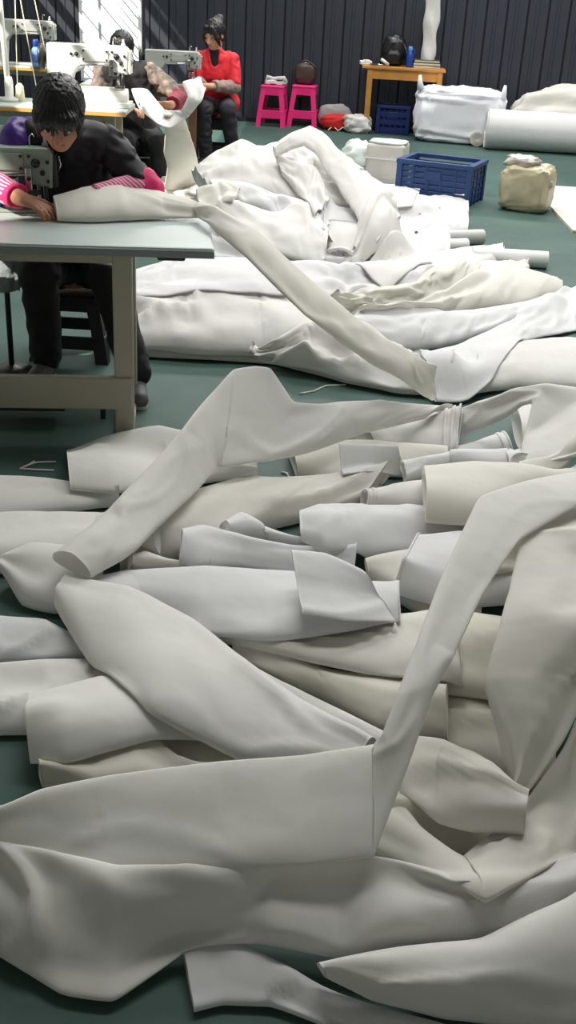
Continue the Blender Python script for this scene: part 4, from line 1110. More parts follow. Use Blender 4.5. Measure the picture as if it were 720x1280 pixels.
# third worker, red jacket
mat('jacket_red', (206, 22, 38), 0.7, noise=0.12, nscale=9)
mat('knit_grey', (150, 128, 122), 0.9, noise=0.2, nscale=30)
mat('knit_black', (20, 18, 22), 0.9)
mat('trousers_dark', (44, 38, 46), 0.8, noise=0.3, nscale=6)
mat('patch_grey', (132, 128, 130), 0.85, noise=0.1)
Yc = 10.8
J = dict(head=W_(268, 43, Yc - 0.05), sa=W_(249, 74, Yc - 0.02), sb=W_(289, 76, Yc + 0.02), ea=W_(246, 100, 10.72), wa=W_(256, 110, 10.52), eb=W_(293, 108, 10.72), wb=W_(262, 108, 10.50),
         chest=W_(270, 92, Yc + 0.02), waist=W_(271, 108, Yc + 0.05), pelvis=W_(272, 128, Yc + 0.1), ha=W_(264, 130, Yc + 0.06), hb=W_(282, 130, Yc + 0.08),
         ka=W_(253, 137, 10.45), kb=W_(285, 138, 10.48))
J['fa'] = np.array([J['ka'][0] + 0.03, 10.52, 0.09]); J['fb'] = np.array([J['kb'][0] + 0.05, 10.6, 0.09]); J['ta'] = J['fa'] + [-0.05, -0.12, -0.055]; J['tb'] = J['fb'] + [0.02, -0.13, -0.055]
person('person', 'woman in a red jacket seated at the far sewing machine, looking down', J, fwd=(-0.45, -0.78, -0.38), up=(-0.15, -0.3, 0.9),
       clothes=[dict(kind='top', name='undershirt', mat='knit_black', grow=0.010, seed=20, vox=0.009), dict(kind='top', name='jacket', mat='jacket_red', grow=0.022, seed=21, vox=0.009, vneck=True),
                dict(kind='sleeve', name='sleeve', side='a', span=(0, 0.98), mat='jacket_red', grow=0.020, seed=22, vox=0.008),
                dict(kind='sleeve', name='sleeve', side='b', span=(0, 0.98), mat='jacket_red', grow=0.022, seed=23, vox=0.008),
                dict(kind='sleeve', name='oversleeve', side='a', span=(0.95, 1.8), mat='knit_grey', grow=0.010, seed=24, vox=0.008),
                dict(kind='sleeve', name='oversleeve', side='b', span=(0.95, 1.8), mat='knit_grey', grow=0.014, seed=25, vox=0.008),
                dict(kind='trousers', name='trousers', mat='trousers_dark', grow=0.012, seed=26, vox=0.009)],
       hair='parted', shoe='shoe_black', vox=0.008, head_s=1.04, skin=(206, 156, 128),
       hand_l=dict(dir=(-0.6, -0.7, -0.1), palm=(0.3, 0, -0.9), thumb=1, curl=0.5), hand_r=dict(dir=(-0.95, -0.1, 0.1), palm=(0, -0.3, -0.9), thumb=-1, curl=0.5))
stool('work_stool', 'dark stool under the woman in red', (J['pelvis'][0] + 0.02, J['pelvis'][1] + 0.02, 0), float(J['pelvis'][2]) - 0.145, 0.32, 'dark_plastic')

# ------------------------------------------------------------------ filter bags: flattened felt sleeves that drape over what already lies there
GX0, GX1, GY0, GY1, GS = -2.6, 3.6, 0.6, 11.0, 0.02
GN = (int((GX1 - GX0) / GS) + 1, int((GY1 - GY0) / GS) + 1)
HM = np.zeros(GN)                       # height of the pile so far
HMS = HM.copy()
def _blur(a, k):
    w = np.exp(-0.5 * (np.arange(-3 * k, 3 * k + 1) / k) ** 2); w /= w.sum()
    for ax in (0, 1):
        p = np.pad(a, [(3 * k, 3 * k) if i == ax else (0, 0) for i in (0, 1)], mode='edge')
        a = sum(w[j] * (p[j:j + a.shape[0], :] if ax == 0 else p[:, j:j + a.shape[1]]) for j in range(len(w)))
    return a
def refresh():
    global HMS
    d = HM.copy()
    for ax in (0, 1):
        for sh in (1, -1): d = np.maximum(d, np.roll(HM, sh, ax))
    HMS = _blur(d, 2)
def hs_at(x, y):
    fx = np.clip((np.asarray(x) - GX0) / GS, 0, GN[0] - 1.001); fy = np.clip((np.asarray(y) - GY0) / GS, 0, GN[1] - 1.001)
    i = fx.astype(int); j = fy.astype(int); a = fx - i; b = fy - j
    return HMS[i, j] * (1 - a) * (1 - b) + HMS[i + 1, j] * a * (1 - b) + HMS[i, j + 1] * (1 - a) * b + HMS[i + 1, j + 1] * a * b
def splat(P):
    i = np.round((P[:, 0] - GX0) / GS).astype(int); j = np.round((P[:, 1] - GY0) / GS).astype(int)
    ok = (i >= 0) & (j >= 0) & (i < GN[0]) & (j < GN[1])
    np.maximum.at(HM, (i[ok], j[ok]), P[ok, 2])
def catmull(P, ts, t):
    """non-uniform Catmull-Rom through P at parameters ts, evaluated at t"""
    P = np.asarray(P, float); n = len(P)
    if n == 2:
        f = ((t - ts[0]) / (ts[1] - ts[0]))[:, None]; return P[0] * (1 - f) + P[1] * f
    m = np.zeros_like(P)
    for i in range(n):
        if i == 0: m[i] = (P[1] - P[0]) / (ts[1] - ts[0])
        elif i == n - 1: m[i] = (P[-1] - P[-2]) / (ts[-1] - ts[-2])
        else: m[i] = (P[i + 1] - P[i - 1]) / (ts[i + 1] - ts[i - 1])
    m *= 0.45
    k = np.clip(np.searchsorted(ts, t, side='right') - 1, 0, n - 2)
    h = ts[k + 1] - ts[k]; u = (t - ts[k]) / h
    u_ = u[:, None]; h_ = h[:, None]
    return (2 * u_ ** 3 - 3 * u_ ** 2 + 1) * P[k] + (u_ ** 3 - 2 * u_ ** 2 + u_) * h_ * m[k] + (-2 * u_ ** 3 + 3 * u_ ** 2) * P[k + 1] + (u_ ** 3 - u_ ** 2) * h_ * m[k + 1]

BAGN = [0]
LOOK = dict(fq=1.0, edge=0.004, wr=1.0)
def bag(label, st, t=0.04, m='felt_white', tb=0.006, sharp=(), open0=False, open1=False, hem0=0, hem1=0, wr=0.010, rnd=0.42, drape=True, ts_prof=None, seed=None, group=None, name='filter_bag', cat='filter bag', step=0.013, nu=20, edge=None, lift=0.0, fmax=1.0, fq=None, hemk=1.0):
    """st: stations (xa, ya, xb, yb[, za, zb]) - the two edges of the flat sleeve in the photograph with their heights;
    where no height is given the edge lies on whatever is beneath it"""
    BAGN[0] += 1
    wr = wr * LOOK['wr']; fq = LOOK['fq'] * (fq or 1.0); edge = LOOK['edge'] if edge is None else edge
    sd = seed if seed is not None else BAGN[0] * 13
    A, B = [], []
    for s in st:
        za = s[4] if len(s) > 4 and s[4] is not None else None
        zb = s[5] if len(s) > 5 and s[5] is not None else None
        for (x, y, z, out) in ((s[0], s[1], za, A), (s[2], s[3], zb, B)):
            if z is None:
                z = 0.02
                for _ in range(4):
                    p = onz(x, y, z); z = 0.5 * z + 0.5 * (float(hs_at(p[0], p[1])) + tb + 0.004 + lift)
            out.append(onz(x, y, z))
    A = np.array(A); B = np.array(B); mid = (A + B) / 2
    L = np.concatenate([[0], np.cumsum(np.maximum(np.linalg.norm(np.diff(mid, axis=0), axis=1), 0.25 * np.linalg.norm(np.diff(A, axis=0), axis=1) + 0.25 * np.linalg.norm(np.diff(B, axis=0), axis=1)))])
    n = max(8, int(L[-1] / step)); S = np.linspace(0, L[-1], n + 1)
    cuts = [0] + sorted(sharp) + [len(st) - 1]
    SA = np.zeros((n + 1, 3)); SB = np.zeros((n + 1, 3))
    if sharp: S = np.sort(np.concatenate([S, [L[i] for i in sharp]])); n = len(S) - 1; SA = np.zeros((n + 1, 3)); SB = np.zeros((n + 1, 3))
    for c0, c1 in zip(cuts[:-1], cuts[1:]):
        k = (S >= L[c0] - 1e-9) & (S <= L[c1] + 1e-9)
        SA[k] = catmull(A[c0:c1 + 1], L[c0:c1 + 1], S[k]); SB[k] = catmull(B[c0:c1 + 1], L[c0:c1 + 1], S[k])
    # uneven edges
    side = SB - SA; wd = np.linalg.norm(side, axis=1, keepdims=True); sn = side / wd
    SA = SA - sn * (edge * (vnoise(S * 7, 0 * S + 3, sd) + 0.5 * vnoise(S * 17, 0 * S, sd + 1)))[:, None]; SB = SB + sn * (edge * (vnoise(S * 7, 0 * S + 9, sd + 2) + 0.5 * vnoise(S * 17, 0 * S, sd + 4)))[:, None]
    T = np.gradient((SA + SB) / 2, axis=0); T /= np.linalg.norm(T, axis=1, keepdims=True) + 1e-9
    N = np.cross(T, sn); N /= np.linalg.norm(N, axis=1, keepdims=True) + 1e-9
    view = CAM - (SA + SB) / 2; view /= np.linalg.norm(view, axis=1, keepdims=True)
    sg = np.sign(np.sum(N * (view * 0.6 + np.array([0, 0, 1.0])), axis=1)); sg[sg == 0] = 1
    N = N * sg[:, None]
    u = (1 - np.cos(np.linspace(0, np.pi, nu + 1))) / 2
    Tt = np.full(n + 1, t) if ts_prof is None else np.interp(S / L[-1], [q[0] for q in ts_prof], [q[1] for q in ts_prof])
    Tt = Tt * 0.8
    bul = (4 * u * (1 - u)) ** rnd
    ss, uu = np.meshgrid(S, u, indexing='ij')
    wm = float(wd.mean()); lat = (uu - 0.5) * wm
    # creases: broad billows, slanting buckles and a few sharp ridges
    amp = 0.35 + 0.65 * np.clip(0.5 + vnoise(ss * 1.7 + 5, uu * 1.5, sd + 5), 0, 1)
    amp = amp * (1 + (0 if open0 else 0.5) * np.exp(-ss / 0.07) + (0 if open1 else 0.5) * np.exp(-(L[-1] - ss) / 0.07))
    dsp = 0.35 * vnoise(ss * 3.5, lat * 5 + 2, sd + 6)
    dsp += 1.5 * facet((ss * 2.4 + lat * 1.2) * fq, (lat * 4.2 - ss * 0.6) * fq, sd + 7)
    dsp += 0.75 * facet((ss * 5.5 - lat * 3) * fq, (lat * 8 + ss * 2) * fq, sd + 8)
    rid = np.clip(1 - np.abs(vnoise(ss * 2.6 + lat * 3.5, lat * 3.5 - ss * 1.5, sd + 9)) * 9, 0, 1)
    dsp += 0.9 * rid
    fade = np.clip(4 * uu * (1 - uu) * 1.6, 0, 1)
    top = SA[:, None, :] + side[:, None, :] * u[None, :, None] + N[:, None, :] * (Tt[:, None] * bul[None, :] + wr * amp * dsp * fade)[:, :, None]
    bot = SA[:, None, :] + side[:, None, :] * u[None, :, None] - N[:, None, :] * (tb * bul[None, :] * (1 + 0 * ss))[:, :, None]
    if drape:
        h = hs_at(top[..., 0], top[..., 1]); rais = np.maximum(0, h + 0.007 + 0.25 * Tt[:, None] * bul[None, :] + np.maximum(0, 0.6 * wr * amp * (dsp + 1.0)) * fade - top[..., 2])
        rais = np.minimum(rais, fmax)
        # keep the drape soft along the bag
        k = np.array([1, 2, 3, 2, 1.]); k /= k.sum(); pr = np.pad(rais, ((2, 2), (0, 0)), mode='edge')
        rais = np.maximum(rais * 0.7, sum(k[j] * pr[j:j + n + 1] for j in range(5)))
        top[..., 2] += rais
        h2 = hs_at(bot[..., 0], bot[..., 1]); bot[..., 2] = np.maximum(bot[..., 2], np.minimum(h2 + 0.002, top[..., 2] - 0.003))
        bot[..., 2] = np.maximum(bot[..., 2], 0.001); top[..., 2] = np.maximum(top[..., 2], 0.004)
    loop = np.concatenate([top, bot[:, -2:0:-1]], axis=1)     # closed ring of 2*nu points
    rn = loop.shape[1]
    V = loop.reshape(-1, 3); base = mid[0].copy(); base[2] = 0
    base = (V.min(0) + V.max(0)) / 2; base[2] = max(0.0, V[:, 2].min())
    I = np.arange((n + 1) * rn).reshape(n + 1, rn); J2 = np.roll(I, -1, 1)
    F = np.stack([I[:-1], J2[:-1], J2[1:], I[1:]], -1).reshape(-1, 4)
    caps = []
    Vx = V
    def cap_rows(row, flip):
        # stitch upper and lower sheet together at a closed end
        a = row[:nu + 1]; b = np.concatenate([[row[0]], row[:nu:-1], [row[nu]]])
        q = [(a[i], b[i], b[i + 1], a[i + 1]) if flip else (a[i], a[i + 1], b[i + 1], b[i]) for i in range(1, nu - 1)]
        return q
    if not open0: caps += cap_rows(I[0], False)
    if not open1: caps += cap_rows(I[-1], True)
    if caps: F = np.concatenate([F, np.array(caps)])
    part = None
    if hem0 or hem1:
        root = empty(name, tuple(base), 0, label, cat, group)
        np_obj('sleeve', V - base, F, m, root)
        for on, rows in ((hem0, range(0, 99)), (hem1, range(n, -1, -1))):
            if not on: continue
            rows = [r for r in rows if 0 <= r <= n]
            for k in range(on):
                i0 = rows[min(2 * k, n)] if k else rows[0]; i1 = rows[min(2 * k + 1, n)]
                pr = []
                for f_, g_ in ((0.0, 1.0 - 0.1 * (hemk - 1)), (0.0, 1 + 0.07 * hemk), (0.5, 1 + 0.10 * hemk), (1.0, 1 + 0.07 * hemk), (1.0, 1.0)):
                    ring = loop[i0] * (1 - f_) + loop[i1] * f_; c_ = ring.mean(0); pr.append(c_ + (ring - c_) * g_)
                pr = np.array(pr); Ih = np.arange(5 * rn).reshape(5, rn); Jh = np.roll(Ih, -1, 1)
                np_obj('hem_ring', pr.reshape(-1, 3) - base, np.stack([Ih[:-1], Jh[:-1], Jh[1:], Ih[1:]], -1).reshape(-1, 4), m, root)
    else:
        o = np_obj(name, V - base, F, m); o.location = tuple(base); setp(o, label, cat, group)
    if drape:
        # fine resample for the height map
        q = []
        for a_ in np.linspace(0, 1, 4, endpoint=False):
            r_ = top[:-1] * (1 - a_) + top[1:] * a_
            for b_ in np.linspace(0, 1, 3, endpoint=False): q.append((r_[:, :-1] * (1 - b_) + r_[:, 1:] * b_).reshape(-1, 3))
        splat(np.concatenate(q)); refresh()
def st(A, B, za=None, zb=None):
    out = []
    for i, (a, b) in enumerate(zip(A, B)):
        z1 = za[i] if za is not None else None; z2 = zb[i] if zb is not None else None
        out.append((a[0], a[1], b[0], b[1], z1, z2))
    return out
def lump(label, x, y, z, rx, ry, rz, m='felt_white', seed=1, amp=0.14, rot=0.0):
    """a crumpled, bundled-up bag"""
    c = onz(x, y, z); c[2] = max(0, z - rz)
    o = blob('filter_bag', (c[0], c[1], 0.0), (rx, ry, rz), m, label, 'filter bag', seed=seed, amp=amp, pw=2.1, n=110, crease=1.0, freq=3.2, rz=rot, fac=0.13)
    o.location[2] = 0.0
    me = o.data; co = np.empty(len(me.vertices) * 3, np.float32); me.vertices.foreach_get('co', co); co = co.reshape(-1, 3).astype(float) + np.array(o.location)
    splat(co); 
    # solid interior
    xs = np.linspace(-1, 1, 90)
    X, Y = np.meshgrid(xs, xs); k = X ** 2 + Y ** 2 < 0.9
    zz = rz * (1 + np.sqrt(np.clip(1 - X ** 2 - Y ** 2, 0, 1)))
    ca, sa = math.cos(rot), math.sin(rot)
    splat(np.stack([(X * rx * ca - Y * ry * sa)[k] + c[0], (X * rx * sa + Y * ry * ca)[k] + c[1], zz[k]], -1)); refresh()
refresh()

# ================================================================== the heap at the back (left of the blue crate)
LOOK.update(fq=2.4, edge=0.012)
def hz(x, y, off=0.0):
    """height of the heap's sloping face where the photograph shows it (foot about 7.2 m away, crest about 8.3 m)"""
    return float(np.interp(y - 0.056 * (x - 360), [150, 160, 175, 200, 220, 250, 270, 290, 320, 335], [0.73, 0.69, 0.63, 0.52, 0.44, 0.33, 0.26, 0.20, 0.10, 0.06])) + off
def hst(A, B, off=0.0):
    return [(a[0], a[1], b[0], b[1], hz(a[0], a[1], off), hz(b[0], b[1], off)) for a, b in zip(A, B)]
lump('crumpled white bag in the core of the back heap, below the raised bag', 335, 255, 0.14, 0.60, 0.50, 0.15, 'felt_white', 71)
lump('crumpled white bag deep at the back of the back heap', 365, 222, 0.20, 0.52, 0.36, 0.22, 'felt_white', 74)
lump('crumpled pinkish-white bag at the left foot of the back heap', 232, 242, 0.12, 0.26, 0.26, 0.13, 'felt_warm', 72, rot=0.3)
lump('crumpled white bag at the right foot of the back heap', 462, 262, 0.09, 0.45, 0.36, 0.10, 'felt_white', 73)
bag('round bag lying right of the back heap, upper of two ends below the crate', st([(455, 258), (520, 250), (582, 247)], [(470, 282), (530, 276), (585, 270)]), 0.09, 'felt_white', open1=True)
bag('round bag lying right of the back heap, lower of two ends below the crate', st([(450, 280), (520, 272), (582, 270)], [(460, 306), (530, 298), (584, 291)]), 0.08, 'felt_cool', open1=True)
bag('bag with ragged end lying just below the big blue crate', st([(425, 238), (470, 232), (505, 234), (524, 238)], [(430, 262), (475, 262), (515, 258), (522, 250)]), 0.05, 'felt_cool', wr=0.02)
bag('wide bag lying behind the raised bag in the back heap', hst([(392, 196), (440, 210), (495, 240)], [(392, 252), (440, 258), (495, 266)]), 0.05, 'felt_white', wr=0.02, tb=0.06)
bag('white bag over the crest of the back heap, highest of three slanting folds', hst([(238, 212), (270, 192), (302, 174), (345, 200), (392, 244), (410, 264)], [(258, 232), (276, 230), (302, 232), (350, 248), (385, 266), (400, 284)], 0.0), 0.05, 'felt_white', wr=0.020, tb=0.08)
bag('low creased bag along the front foot of the back heap', hst([(255, 280), (310, 302), (360, 314), (425, 318)], [(255, 322), (310, 330), (360, 336), (430, 338)], 0.0), 0.05, 'felt_cool', wr=0.022, tb=0.05)
bag('white bag across the back heap, middle of three slanting folds', hst([(262, 226), (305, 230), (350, 244), (398, 256), (412, 282)], [(268, 252), (305, 256), (342, 268), (378, 284), (396, 304)], 0.02), 0.05, 'felt_cool', wr=0.022, tb=0.08)
bag('white bag across the back heap, lowest of three slanting folds, its end hanging square', hst([(274, 246), (310, 256), (345, 266), (385, 258), (411, 288), (408, 300)], [(270, 280), (300, 298), (335, 314), (372, 326), (402, 330), (404, 328)], 0.03), 0.05, 'felt_white', wr=0.024, tb=0.06)
bag('scrunched white bag at the middle of the back heap', hst([(345, 197), (372, 198), (395, 210), (412, 250)], [(352, 218), (368, 235), (380, 255), (392, 285)], 0.02), 0.04, 'felt_white', wr=0.024, tb=0.05)
bag('short bag end folded at the left of the back heap', hst([(245, 238), (275, 232), (300, 250)], [(250, 268), (272, 272), (290, 275)], 0.02), 0.05, 'felt_cream', wr=0.02, tb=0.06, open0=True)
bag('smooth bag in the hollow between the back heap and the square-ended bag', hst([(405, 256), (450, 262), (500, 282)], [(402, 316), (445, 324), (500, 326)], 0.0), 0.04, 'felt_cool', wr=0.016, tb=0.06)
bag('bag bent into a sharp peak on top of the back heap', hst([(340, 182), (362, 168), (388, 157), (402, 165), (432, 194), (468, 232), (500, 272)], [(345, 196), (362, 187), (380, 180), (393, 190), (412, 220), (438, 258), (470, 305)], 0.03), 0.04, 'felt_white', sharp=(2,), wr=0.006, tb=0.03)
bag('plain bag with a square right end before the paper tubes', st([(436, 312), (500, 296), (558, 286)], [(428, 334), (500, 332), (561, 320)]), 0.08, 'felt_white', wr=0.014, open1=True)
bag('bag with a white stiffened ring mouth facing the camera, front of the heap', [(412, 318, 439, 320, 0.13, 0.13), (408, 300, 446, 302, 0.19, 0.19), (404, 280, 452, 285, 0.25, 0.25)], 0.055, 'felt_white', tb=0.05, open0=True, hem0=1, rnd=0.5, wr=0.004, hemk=2.2, drape=False, step=0.03)

# ================================================================== the middle pile
LOOK.update(fq=1.7, edge=0.007)
bag('white bag forming the lower rim of the middle pile', st([(172, 428), (260, 425), (345, 432), (430, 445), (500, 465), (575, 474)], [(176, 446), (260, 450), (345, 456), (430, 478), (500, 492), (575, 496)]), 0.07, 'felt_cream', wr=0.015)
bag('white bag lying deep in the middle pile behind the front table', st([(150, 350), (220, 330), (330, 330), (430, 342), (540, 335)], [(150, 420), (220, 425), (330, 428), (430, 420), (540, 400)], [0.16] * 5, [0.02] * 5), 0.13, 'felt_cool', wr=0.012)
bag('broad smooth bag at the left front of the middle pile', st([(158, 380), (230, 368), (320, 366), (400, 385), (440, 405)], [(164, 440), (240, 442), (330, 446), (385, 446), (430, 440)]), 0.12, 'felt_white', wr=0.022, fq=1.2)
bag('long bag along the back edge of the middle pile', st([(165, 348), (215, 326), (330, 326), (430, 336), (520, 338), (600, 335)], [(160, 385), (220, 372), (330, 370), (430, 380), (520, 385), (600, 380)], [0.2, 0.24, 0.25, 0.24, 0.2, 0.15], None), 0.06, 'felt_cool', wr=0.022, fq=1.2)
bag('round white bag low at the right side of the middle pile', st([(595, 445), (650, 434), (740, 430)], [(592, 492), (650, 486), (740, 488)]), 0.11, 'felt_white', wr=0.010)
bag('bag with a blunt right end at the back right of the middle pile', st([(380, 352), (470, 338), (560, 316), (626, 312)], [(382, 358), (480, 368), (560, 356), (628, 330)]), 0.09, 'felt_white', wr=0.012)
bag('cream bag with pointed folds below the blunt-ended bag', st([(405, 374), (450, 366), (520, 352), (600, 328), (656, 332)], [(408, 382), (455, 392), (530, 392), (590, 376), (660, 350)], [0.24] + [None] * 4, [0.22] + [None] * 4), 0.07, 'felt_cream', wr=0.028, fq=1.2)
bag('cream folded bag ending in a point at the far right of the pile', st([(440, 390), (550, 378), (640, 338), (698, 358)], [(442, 396), (550, 398), (640, 386), (700, 372)]), 0.09, 'felt_cream', wr=0.02)
bag('cool white bag across the right half of the middle pile', st([(430, 398), (520, 396), (600, 390), (700, 374)], [(440, 436), (520, 440), (580, 428), (690, 400)]), 0.08, 'felt_cool', wr=0.014)
bag('crumpled bag at the front middle of the middle pile', st([(312, 438), (345, 422), (385, 402), (430, 402), (500, 440), (560, 455)], [(316, 450), (345, 455), (390, 462), (440, 476), (500, 488), (560, 494)], [0.07] + [None] * 5, [0.03] + [None] * 5), 0.06, 'felt_white', wr=0.04, fq=1.2)
bag('wide flared bag sweeping down from the right edge over the pile', st([(790, 330), (720, 358), (640, 400), (575, 430), (535, 440), (512, 446)], [(800, 402), (720, 414), (655, 428), (615, 474), (585, 500), (545, 503)], None, None), 0.03, 'felt_cool', wr=0.008)
bag('long bag running from the front sewing machine over the table end onto the pile',
    st([(66, 246), (100, 238), (150, 234), (200, 242), (246, 252), (275, 262), (320, 292), (400, 362), (470, 418), (512, 440), (545, 458)],
       [(72, 276), (110, 277), (160, 276), (205, 274), (248, 272), (262, 282), (306, 322), (384, 396), (455, 450), (505, 478), (540, 502)],
       [0.82, 0.83, 0.83, 0.82, 0.81, 0.82, 0.76, 0.58, 0.42, 0.34, 0.26], [0.757, 0.757, 0.757, 0.757, 0.765, 0.775, 0.72, 0.54, 0.37, 0.27, 0.10]),
    0.035, 'felt_cream', tb=0.004, sharp=(4,), wr=0.010, drape=False, ts_prof=[(0, 0.03), (0.12, 0.075), (0.27, 0.02), (0.36, 0.035), (0.8, 0.03), (1, 0.012)])
bag('white bag drawn through the big white sewing machine and hanging down', st([(164, 110), (184, 112), (206, 138), (226, 138), (234, 122), (228, 104), (240, 100)], [(176, 138), (196, 154), (214, 160), (236, 146), (250, 128), (257, 112), (252, 104)], [0.93, 0.88, 0.80, 0.82, 0.90, 0.97, 0.98], [0.80, 0.76, 0.72, 0.78, 0.88, 0.95, 0.96]), 0.02, 'felt_white', tb=0.01, drape=False, wr=0.010, step=0.012)
bag('white bag falling from the second row table to the floor', st([(205, 142), (208, 165), (204, 190), (208, 212), (204, 236)], [(228, 138), (238, 165), (244, 190), (247, 210), (250, 232)], [0.80, 0.66, 0.50, 0.36, 0.20], [0.80, 0.66, 0.50, 0.36, 0.20]), 0.03, 'felt_cream', tb=0.02, drape=False, wr=0.012, step=0.015)

# ================================================================== the near spread of bags
LOOK.update(fq=1.25, edge=0.005, wr=1.3)
# --- back row
bag('round bag whose open mouth shows under the bent strip at right', st([(640, 516), (700, 505), (770, 500)], [(652, 556), (705, 552), (770, 548)]), 0.085, 'felt_white', tb=0.05, open0=True, rnd=0.5, wr=0.005)
bag('hemmed bag end, short, pointing right below the round open mouth', st([(560, 572), (600, 556), (628, 546)], [(572, 588), (612, 580), (642, 572)]), 0.06, 'felt_cool', open1=True, hem1=2, wr=0.008)
bag('bag arching from the hemmed tapered bag and folding down at the right edge',
    st([(530, 530), (600, 503), (650, 487), (686, 482), (745, 490), (770, 560)], [(562, 552), (625, 527), (655, 508), (664, 506), (655, 545), (648, 586)], [0.05, 0.19, 0.27, 0.30, 0.30, 0.25], [0.04, 0.16, 0.23, 0.25, 0.18, 0.14]), 0.03, 'felt_white', wr=0.008)
bag('tapered bag with a triple-stitched hem at its right end, below the middle pile', st([(440, 545), (500, 526), (550, 522), (576, 530)], [(468, 560), (505, 566), (550, 568), (572, 566)]), 0.075, 'felt_white', open1=True, hem1=3, wr=0.008)
bag('bag lying behind the rolled tube, tip at its left in the dark gap', st([(360, 568), (400, 560), (470, 556), (560, 560)], [(372, 600), (410, 606), (480, 596), (560, 596)]), 0.06, 'felt_cream', wr=0.01)
bag('long round bag rising from lower left to a folded flap', st([(150, 668), (235, 630), (300, 608), (420, 600), (500, 580)], [(150, 716), (200, 704), (270, 690), (340, 662), (450, 636), (504, 610)][:5]), 0.095, 'felt_cream', wr=0.010)
bag('small upright flap of felt at the right end of the long round bag', st([(424, 556), (460, 555), (497, 557)], [(428, 606), (465, 602), (500, 594)], [0.17, 0.17, 0.17], [0.07, 0.07, 0.07]), 0.008, 'felt_cool', tb=0.004, wr=0.004)
bag('pale bag with a flat end behind the ring-mouthed tube', st([(498, 580), (560, 568), (640, 564), (660, 567)], [(505, 602), (560, 594), (640, 594), (660, 594)]), 0.05, 'felt_cool', open0=True, hem1=1, wr=0.012)
bag('double-hemmed bag end below the small upright flap', st([(452, 614), (484, 610), (540, 602), (610, 600)], [(451, 640), (486, 644), (540, 646), (610, 648)]), 0.06, 'felt_white', open0=True, hem0=2, wr=0.010)
bag('flat bag lying along the right edge below the bent strip', st([(648, 578), (700, 568), (780, 560)], [(650, 606), (700, 604), (780, 600)]), 0.05, 'felt_cream')
bag('bag entering from the left edge, uppermost, tapering to a point', st([(-40, 596), (0, 598), (60, 603), (148, 626)], [(-40, 650), (0, 648), (80, 640), (150, 633)]), 0.06, 'felt_white', wr=0.010)
bag('bag with a square left end lying under the raised bag', st([(84, 570), (132, 550), (200, 536), (260, 552), (318, 578)], [(88, 613), (140, 617), (210, 612), (270, 602), (322, 598)]), 0.07, 'felt_white', wr=0.012)
bag('wide bag entering from the left edge below the tapering one', st([(-40, 652), (60, 650), (130, 652), (200, 645)], [(-40, 716), (50, 716), (110, 706), (200, 694)]), 0.09, 'felt_white', wr=0.010)
bag('rounded closed bag bottom at the left, below the raised bag mouth', st([(18, 700), (45, 684), (90, 690), (130, 705)], [(8, 722), (28, 756), (70, 768), (125, 750)]), 0.075, 'felt_white', wr=0.018)
bag('small bag tip sticking up between the raised bag and the square-ended bag', st([(160, 697), (178, 692), (205, 706), (260, 718)], [(160, 716), (180, 724), (210, 726), (260, 730)]), 0.05, 'felt_cream', wr=0.012)
bag('bag with a rounded tip behind the square-ended bag in the centre', st([(274, 656), (298, 642), (322, 656), (400, 690)], [(278, 676), (302, 680), (332, 682), (400, 700)]), 0.055, 'felt_cool', wr=0.012)
bag('square-ended bag in the centre left of the flat panel', st([(226, 670), (250, 664), (300, 673), (368, 686), (440, 692)], [(224, 706), (245, 714), (300, 718), (368, 724), (440, 734)]), 0.065, 'felt_cool', wr=0.010)
# --- right half
bag('bag with scalloped left end in the centre right', st([(378, 655), (398, 642), (450, 640), (520, 638), (640, 640)], [(377, 680), (405, 692), (455, 696), (540, 694), (640, 692)]), 0.08, 'felt_cool', wr=0.012)
bag('bag lying under the glossy-mouthed tube in the centre right', st([(455, 700), (520, 690), (600, 690)], [(460, 728), (525, 770), (600, 775)]), 0.06, 'felt_cream', wr=0.014)
bag('tube with an open crumpled mouth facing left in the centre right', st([(520, 676), (575, 668), (650, 670)], [(490, 742), (560, 762), (650, 756)]), 0.09, 'felt_cool', tb=0.02, open0=True, hem0=1, rnd=0.5, wr=0.012)
bag('big round bag with an open stained mouth lying to the right edge', st([(527, 594), (600, 588), (700, 586), (780, 582), (900, 590)], [(532, 652), (600, 658), (700, 648), (780, 640), (900, 660)]), 0.11, 'felt_cream', tb=0.02, open0=True, rnd=0.5, wr=0.008)
bag('cream bag low at the right edge behind the broad panel', st([(600, 660), (680, 640), (780, 630)], [(600, 720), (680, 730), (780, 730)]), 0.10, 'felt_warm', wr=0.014)

# --- foreground, lowest layer
LOOK.update(fq=1.15, edge=0.004, wr=1.5)
bag('bag with a frayed open end on the floor at the bottom centre', st([(228, 1190), (262, 1162), (320, 1192), (400, 1234), (470, 1260), (560, 1290)], [(243, 1266), (280, 1258), (335, 1257), (400, 1280), (450, 1302), (540, 1340)]), 0.035, 'felt_cool', open0=True, wr=0.014)
bag('left bag in the shade at the left edge, narrow, ending in a blunt tip', st([(-50, 770), (0, 773), (60, 781), (102, 804)], [(-50, 830), (0, 829), (60, 828), (108, 824)]), 0.042, 'felt_cool', wr=0.010)
bag('wide bag entering at the left edge below the blunt-tipped one', st([(-50, 832), (0, 831), (60, 827), (120, 826), (190, 845)], [(-50, 920), (0, 919), (60, 918), (110, 908), (180, 905)]), 0.049, 'felt_white', wr=0.012)
bag('bag in shade whose torn corner points to the left floor', st([(48, 966), (120, 930), (200, 898), (275, 935), (330, 950)], [(52, 982), (130, 990), (210, 985), (275, 975), (330, 975)]), 0.035, 'felt_warm', wr=0.014)
bag('open-ended bag with a tall cut edge at left under the large diagonal bag', st([(38, 874), (80, 862), (127, 850), (200, 862), (270, 890)], [(38, 957), (80, 956), (120, 946), (190, 925), (260, 925)]), 0.049, 'felt_white', open0=True, wr=0.014)
